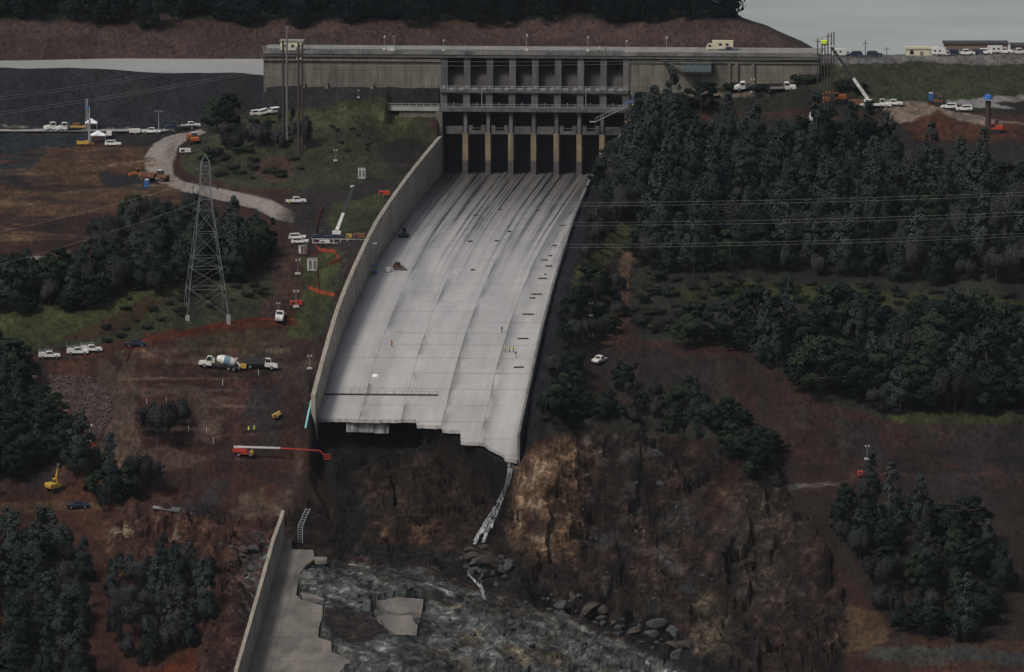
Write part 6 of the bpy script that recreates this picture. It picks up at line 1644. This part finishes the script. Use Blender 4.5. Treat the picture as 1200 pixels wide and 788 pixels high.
def plant(kind, p, s, label, group):
    k = tr.randint(len(PR[kind])); src = PR[kind][k]
    if not USED.get((kind, k)): USED[(kind, k)] = 1; o = src
    else: o = copy_tree(src)
    o.location = p; o.rotation_euler.z = tr.uniform(0, 6.28); s *= tr.choice((.72, .9, 1, 1, 1.1, 1.25)); o.scale = (s*tr.uniform(.85, 1.2), s*tr.uniform(.85, 1.2), s*tr.uniform(.85, 1.15))
    cat = {'oak': 'oak tree', 'pine': 'pine tree', 'bare': 'bare tree', 'shrub': 'shrub'}[kind]
    tag(o, label, cat, group); return o
def inpoly(x, y, P):
    c = False
    for (x1, y1), (x2, y2) in zip(P, P[1:]+P[:1]):
        if (y1 > y) != (y2 > y) and x < (x2-x1)*(y-y1)/(y2-y1)+x1: c = not c
    return c
TALLY = {}
def grove(P, dist, mix, where, smin=.8, smax=1.2, hole=(), nmax=400):
    """plant the ground inside an outline; trees keep their distance in metres"""
    G = [at_g(*q) for q in P]; Q = [(g.x, g.y) for g in G]
    xs = [q[0] for q in Q]; ys = [q[1] for q in Q]
    pts = []
    for _ in range(9000):
        x, y = tr.uniform(min(xs), max(xs)), tr.uniform(min(ys), max(ys))
        if not inpoly(x, y, Q): continue
        if any((x-a)**2+(y-b)**2 < dist*dist*tr.uniform(.6, 1.2) for a, b in pts): continue
        z = ground(x, y); px, py = [float(k) for k in proj(x, y, z)]
        if px < -45 or px > 1245 or py > 850: continue
        if any(inpoly(px, py, h) for h in hole): continue
        pts.append((x, y))
        kind = tr.choice(list(mix), p=np.array(list(mix.values()))/sum(mix.values()))
        if kind == 'oak' and TALLY.get('oak', 0) > 285: kind = 'bare'
        desc = {'oak': 'dark green oak', 'pine': 'grey green pine', 'bare': 'leafless grey tree', 'shrub': 'low dark shrub'}[kind]
        plant(kind, (x, y, z-.1), tr.uniform(smin, smax), desc+' '+where, desc+'s '+where)
        TALLY[kind] = TALLY.get(kind, 0)+1
        if len(pts) >= nmax: break
PATH = [(775, 235), (800, 250), (765, 300), (742, 350), (735, 395), (700, 400), (715, 350), (690, 330), (660, 345), (690, 300)]
GR1 = [(780, 322), (880, 318), (960, 325), (1060, 336), (1230, 345), (1230, 374), (1050, 372), (900, 366), (780, 372)]
HILL = [(790, 172), (860, 164), (900, 178), (1040, 184), (1062, 212), (1230, 222), (1230, 250), (740, 262), (745, 215)]
# right hand wood
grove(HILL, 6.8, {'oak': .2, 'bare': .42, 'pine': .38}, 'in the upper wood right of the gates', .75, 1.05, (PATH,))
grove([(740, 262), (1230, 250), (1230, 338), (1050, 330), (900, 318), (775, 322), (745, 310)], 7.0, {'oak': .26, 'bare': .40, 'pine': .34}, 'in the middle of the wood on the right slope', .75, 1.15, (PATH, GR1))
grove([(800, 402), (900, 398), (1050, 402), (1230, 405), (1230, 484), (1060, 484), (960, 466), (880, 415)], 6.6, {'oak': .58, 'bare': .18, 'pine': .24}, 'in the dark lower wood on the right slope', .85, 1.2)
grove([(742, 332), (790, 325), (1230, 352), (1230, 395), (900, 392), (800, 395), (740, 395)], 6.4, {'shrub': 1.}, 'along the grass strip in the right-hand wood', .6, 1.0, nmax=85)
# flank beside the chute
grove([(722, 195), (742, 172), (790, 195), (775, 232), (745, 262), (716, 255), (704, 235)], 4.8, {'bare': .45, 'oak': .2, 'pine': .35}, 'hiding the right wall near the gates', .6, .9)
grove([(694, 268), (735, 250), (700, 300), (682, 320)], 5.0, {'shrub': .6, 'bare': .4}, 'on the bank right of the upper chute', .55, .85)
grove([(678, 350), (722, 340), (728, 385), (704, 400), (700, 440), (760, 470), (810, 482), (845, 505), (700, 502), (640, 505), (646, 450)], 5.4, {'oak': .45, 'shrub': .27, 'bare': .28}, 'beside the lower right wall of the chute', .45, .72, ([(676, 402), (728, 402), (728, 478), (676, 462)],))
grove([(800, 470), (860, 490), (905, 530), (912, 570), (880, 560), (840, 515)], 5.2, {'oak': .8, 'shrub': .2}, 'along the top edge of the right-hand cliff', .5, .75)
grove([(975, 590), (1060, 610), (1150, 635), (1180, 700), (1150, 755), (1060, 745), (1025, 700), (990, 640)], 7.4, {'oak': .5, 'bare': .22, 'pine': .28}, 'in the clump at lower right', .6, .9)
# below the right wing wall
for kind, px, py, s, lab in (('pine', 783, 165, 1.25, 'tall grey green tree standing against the right wing wall'), ('oak', 822, 132, .95, 'round dark green oak close in front of the right wing wall'), ('oak', 800, 150, 1., 'dark oak just right of the tall tree by the right wing wall'), ('shrub', 862, 106, 1.1, 'dark bush left of the white truck below the right wing wall'), ('shrub', 888, 112, 1.5, 'large dark bush hiding part of the white truck below the wing wall'),
                              ('bare', 757, 160, .9, 'leafless tree at the right abutment of the gates'), ('shrub', 945, 98, 1.5, 'dark bush left of the pole cluster'), ('shrub', 985, 106, 1.7, 'wide dark bush behind the pole cluster'), ('shrub', 1005, 108, 1.5, 'dark bush under the white crane boom'), ('pine', 813, 482, .85, 'lone pale leafless looking pine on the bare slope above the right-hand cliff'),
                              ('oak', 67*4, 143, .85, 'dark oak at the left foot of the knoll near parked cars'), ('oak', 255, 152, .7, 'smaller dark oak beside the top of the gravel bend'), ('shrub', 352, 200, .9, 'grey bush at the foot of the wooden power poles')):
    plant(kind, at_g(px, py), s, lab, None)
# knoll
grove([(250, 150), (320, 145), (380, 160), (360, 190), (290, 182), (262, 178)], 5.5, {'shrub': .7, 'bare': .3}, 'on the knoll below the left wing wall', .6, .95, nmax=30)
grove([(240, 178), (300, 182), (345, 205), (330, 218), (262, 208), (232, 196)], 6, {'shrub': 1.}, 'on the grass between the gravel bend and the power poles', .6, 1.1, nmax=14)
grove([(388, 150), (440, 165), (430, 185), (400, 180)], 6, {'shrub': 1.}, 'low on the grassy face of the knoll', .35, .6, nmax=8)
# left side woods
grove([(268, 292), (304, 284), (312, 300), (306, 318), (272, 335)], 5.4, {'oak': .55, 'pine': .25, 'bare': .2}, 'behind the lattice pylon', .55, .85)
grove([(-20, 340), (60, 334), (150, 318), (215, 302), (266, 296), (270, 330), (215, 334), (140, 347), (110, 362), (-20, 372)], 5.6, {'oak': .6, 'bare': .22, 'pine': .18}, 'in the wood left of the lattice pylon', .6, 1.0)
grove([(150, 262), (230, 245), (262, 262), (262, 290), (170, 305), (110, 300)], 6.2, {'bare': .75, 'oak': .25}, 'on the red slope above the wood left of the pylon', .45, .75)
grove([(140, 345), (215, 330), (300, 335), (310, 352), (215, 372), (140, 372)], 6.5, {'shrub': .75, 'bare': .25}, 'around the foot of the lattice pylon', .5, .85, nmax=22)
grove([(120, 385), (215, 368), (215, 380), (125, 402)], 6., {'shrub': 1.}, 'on the grass above the red dirt road', .4, .7, nmax=8)
grove([(-30, 420), (18, 432), (40, 480), (85, 520), (100, 560), (50, 550), (-30, 590)], 5.6, {'oak': .75, 'pine': .25}, 'in the dark wood at the left edge', .65, 1.0)
grove([(-30, 660), (60, 640), (100, 680), (90, 760), (110, 840), (-30, 850)], 5.8, {'oak': .5, 'pine': .25, 'bare': .25}, 'in the bottom left corner', .65, 1.0)
grove([(130, 690), (180, 668), (235, 672), (252, 715), (235, 765), (190, 780), (140, 775)], 5.6, {'oak': .65, 'pine': .35}, 'in the dark clump left of the lower chute', .6, .85)
for kind, px, py, s, lab in (('pine', 128, 595, 1.0, 'tall dark pine standing alone below the stony gully'), ('oak', 118, 580, .9, 'dark oak beside the tall pine below the stony gully'), ('oak', 145, 590, .85, 'dark oak right of the tall pine below the stony gully'), ('bare', 185, 520, .9, 'grey leafless tree on the dark slope among survey stakes'), ('bare', 215, 498, .7, 'smaller grey leafless tree on the dark slope by the stakes'), ('bare', 170, 575, 1., 'grey leafless tree right of the tall pine'), ('pine', 215, 745, 1.0, 'tallest dark pine of the clump left of the lower chute'), ('pine', 42, 545, 1.2, 'tall grey pine at the right of the left edge wood')):
    plant(kind, at_g(px, py), s, lab, None)
print('TREES', TALLY)

# ------------------------------------------------------------------ loose stones
def rock_mesh(seed, n=2):
    bm = bmesh.new(); bmesh.ops.create_icosphere(bm, subdivisions=n, radius=1.); g = random.Random(seed)
    pl = [(Vector((g.gauss(0, 1), g.gauss(0, 1), g.gauss(0, 1))).normalized(), g.uniform(.3, .75)) for _ in range(7)]
    for v in bm.verts:
        for nn, d in pl:
            k = v.co.dot(nn)-d
            if k > 0: v.co -= nn*k
        v.co *= g.uniform(.94, 1.06)
    me = bpy.data.meshes.new('boulder'); bm.to_mesh(me); bm.free(); return me
M['boulder'] = mat('grey_green_boulder', (.050, .053, .054), .85, .45, .8, dirt=(.015, .016, .018), bump=.3)
M['boulder2'] = mat('brown_boulder', (.058, .044, .034), .9, .45, .8, dirt=(.018, .014, .012), bump=.3)
RM = [rock_mesh(i) for i in range(6)]
for i, me in enumerate(RM): me.materials.append(M['boulder' if i < 4 else 'boulder2'])
def boulders(P, n, smin, smax, lab, grp):
    for _ in range(n):
        for _ in range(50):
            px = tr.uniform(min(a for a, b in P), max(a for a, b in P)); py = tr.uniform(min(b for a, b in P), max(b for a, b in P))
            if inpoly(px, py, P): break
        s = smin+(smax-smin)*tr.rand()**2.5; o = bpy.data.objects.new('boulder', RM[tr.randint(6)]); COL.objects.link(o)
        p = at_g(px, py); o.location = p+Vector((0, 0, s*.15)); o.scale = (s*tr.uniform(.8, 1.4), s*tr.uniform(.7, 1.2), s*tr.uniform(.55, .9)); o.rotation_euler = tuple(tr.uniform(-.4, .4, 2))+(tr.uniform(0, 6.28),)
        tag(o, lab, 'boulder', grp)
boulders([(530, 645), (580, 640), (600, 665), (590, 690), (545, 672)], 34, .8, 3.6, 'dark angular boulder at the foot of the waterfall', 'boulders at the foot of the waterfall')
boulders([(600, 700), (660, 690), (720, 720), (800, 735), (815, 770), (760, 765), (680, 735)], 55, .6, 3.0, 'grey boulder lying in the ravine bed right of the scoured rock', 'boulders in the ravine bed')
boulders([(360, 655), (500, 672), (640, 730), (740, 775), (600, 788), (500, 760), (380, 690)], 60, .35, 1.2, 'loose grey stone on the scoured rock mound', 'stones on the scoured rock mound')
boulders([(660, 540), (820, 560), (840, 680), (760, 720), (690, 660)], 70, .3, 1.1, 'loose stone on the dark cliff right of the waterfall', 'stones on the cliff')
boulders([(250, 640), (300, 625), (325, 660), (300, 720), (270, 700)], 20, .5, 1.8, 'grey rock on the slope just left of the lower chute wall', 'rocks left of the lower chute')
# stony gully lined with pale rubble: nobody could count the pieces
def rubble():
    P = [(28, 446), (60, 440), (105, 442), (128, 465), (130, 490), (118, 515), (100, 522), (88, 500), (60, 488), (38, 480), (45, 470), (62, 468), (60, 460), (30, 456)]
    mb = MB(); G = [at_g(*q) for q in P]; Q = [(g.x, g.y) for g in G]; xs = [q[0] for q in Q]; ys = [q[1] for q in Q]; n = 0
    while n < 1500:
        x, y = tr.uniform(min(xs), max(xs)), tr.uniform(min(ys), max(ys)); 
        if not inpoly(x, y, Q): continue
        z = ground(x, y); mb.cbox((x, y, z+.12), (tr.uniform(.3, 1.1), tr.uniform(.3, .9), tr.uniform(.2, .5)), tr.uniform(0, 6.28), tr.uniform(-.4, .4)); n += 1
    o = mb.build('rubble', mat('pinkish_rubble', (.085, .06, .056), .9, .6, .5, dirt=(.022, .013, .012)))
    tag(o, 'bed of pale pinkish rubble lining the gully at the left', 'rubble', kind='stuff')
rubble()
# far wooded hill across the lake
def far_forest():
    VV = []; TT = []
    base = []
    for i in range(5):
        cl = []
        for k in range(12):
            ph = tr.uniform(0, 6.28); t = tr.rand(); rr = 3.6*math.sqrt(tr.rand())*math.sin(min(1, t*.8+.25)*3.0)
            s = tr.uniform(1.1, 2.0); cl.append(((rr*math.cos(ph), rr*math.sin(ph), 2+8.5*t), (s, s, s*.75), tr.uniform(.32, .68)))
        base.append(leaf_cloud(cl, 22, .8))
    n = 0
    while n < 1000:
        x = tr.uniform(-185, 82); y = tr.uniform(3176, 3330)**1.0
        z = ground(x, y)
        if z < 18.6+1.2*math.sin(x*.11)+tr.uniform(-.6, 1.5): continue
        if x > 76-.12*max(0, y-3195)+tr.uniform(-4, 1): continue
        V, T = base[tr.randint(5)]; s = tr.uniform(.75, 1.3); a = tr.uniform(0, 6.28); c, sn = math.cos(a), math.sin(a)
        W = np.c_[(V[:, 0]*c-V[:, 1]*sn)*s+x, (V[:, 0]*sn+V[:, 1]*c)*s+y, V[:, 2]*s*tr.uniform(.9, 1.25)+z-.5]
        if n % 1 == 0: VV.append(W); TT.append(np.clip(T+tr.uniform(-.3, .3), 0, 1)); n += 1
    me = leaf_mesh('forest', np.concatenate(VV), np.concatenate(TT), 'far_leaf'); o = bpy.data.objects.new('forest', me); COL.objects.link(o)
    tag(o, 'dark distant forest covering the hill beyond the lake', 'forest', kind='stuff')
far_forest()
# ------------------------------------------------------------------ camera, sky, sun
cam = bpy.data.cameras.new('camera'); co = bpy.data.objects.new('camera', cam); COL.objects.link(co)
co.location = (0, 0, HC); co.rotation_euler = (math.pi/2-PITCH, 0, 0)
cam.sensor_width = 36; cam.lens = FPX/1200*36; cam.clip_start = 5; cam.clip_end = 40000
scene.camera = co
w = bpy.data.worlds.new('World'); scene.world = w; w.use_nodes = True
nt = w.node_tree; bg = nt.nodes['Background']
sky = nd(nt, 'ShaderNodeTexSky', sky_type='NISHITA'); sky.sun_disc = False
SUN_EL, SUN_AZ = R(49), R(222)       # azimuth clockwise from +Y
sky.sun_elevation = SUN_EL; sky.sun_rotation = SUN_AZ; sky.air_density = 1.; sky.dust_density = 4.; sky.ozone_density = 1.
hs = nd(nt, 'ShaderNodeHueSaturation'); hs.inputs['Saturation'].default_value = .6
nt.links.new(sky.outputs[0], hs.inputs['Color']); nt.links.new(hs.outputs[0], bg.inputs['Color'])
bg.inputs['Strength'].default_value = .058
sl = bpy.data.lights.new('sun', 'SUN'); sl.energy = 1.5; sl.angle = R(12); sl.color = (1, .95, .88)
so = bpy.data.objects.new('sun', sl); COL.objects.link(so)
d = Vector((math.sin(SUN_AZ)*math.cos(SUN_EL), math.cos(SUN_AZ)*math.cos(SUN_EL), math.sin(SUN_EL)))
so.rotation_euler = d.to_track_quat('Z', 'Y').to_euler(); so.location = (300, 1500, 600)
scene.view_settings.view_transform = 'Standard'; scene.view_settings.look = 'None'
scene.view_settings.exposure = .42; scene.view_settings.gamma = 1; scene.view_settings.use_curve_mapping = False
scene.cycles.max_bounces = 4; scene.cycles.diffuse_bounces = 2; scene.cycles.glossy_bounces = 2; scene.cycles.use_denoising = True
scene.cycles.caustics_reflective = False; scene.cycles.caustics_refractive = False

HAZE = 7e-6
# thin moist air between the camera and the hills
hz = MB().box(-1500, 1500, -120, 3700, -260, 330).build('haze', None)
m = bpy.data.materials.new('moist_air'); m.use_nodes = True; nt = m.node_tree; nt.nodes.remove(nt.nodes['Principled BSDF'])
pv = nd(nt, 'ShaderNodeVolumePrincipled'); pv.inputs['Color'].default_value = (.78, .88, 1, 1); pv.inputs['Density'].default_value = HAZE
nt.links.new(pv.outputs[0], nt.nodes['Material Output'].inputs['Volume']); hz.data.materials.append(m); tag(hz, kind='stuff')
scene.cycles.volume_bounces = 0; scene.cycles.volume_step_rate = 8
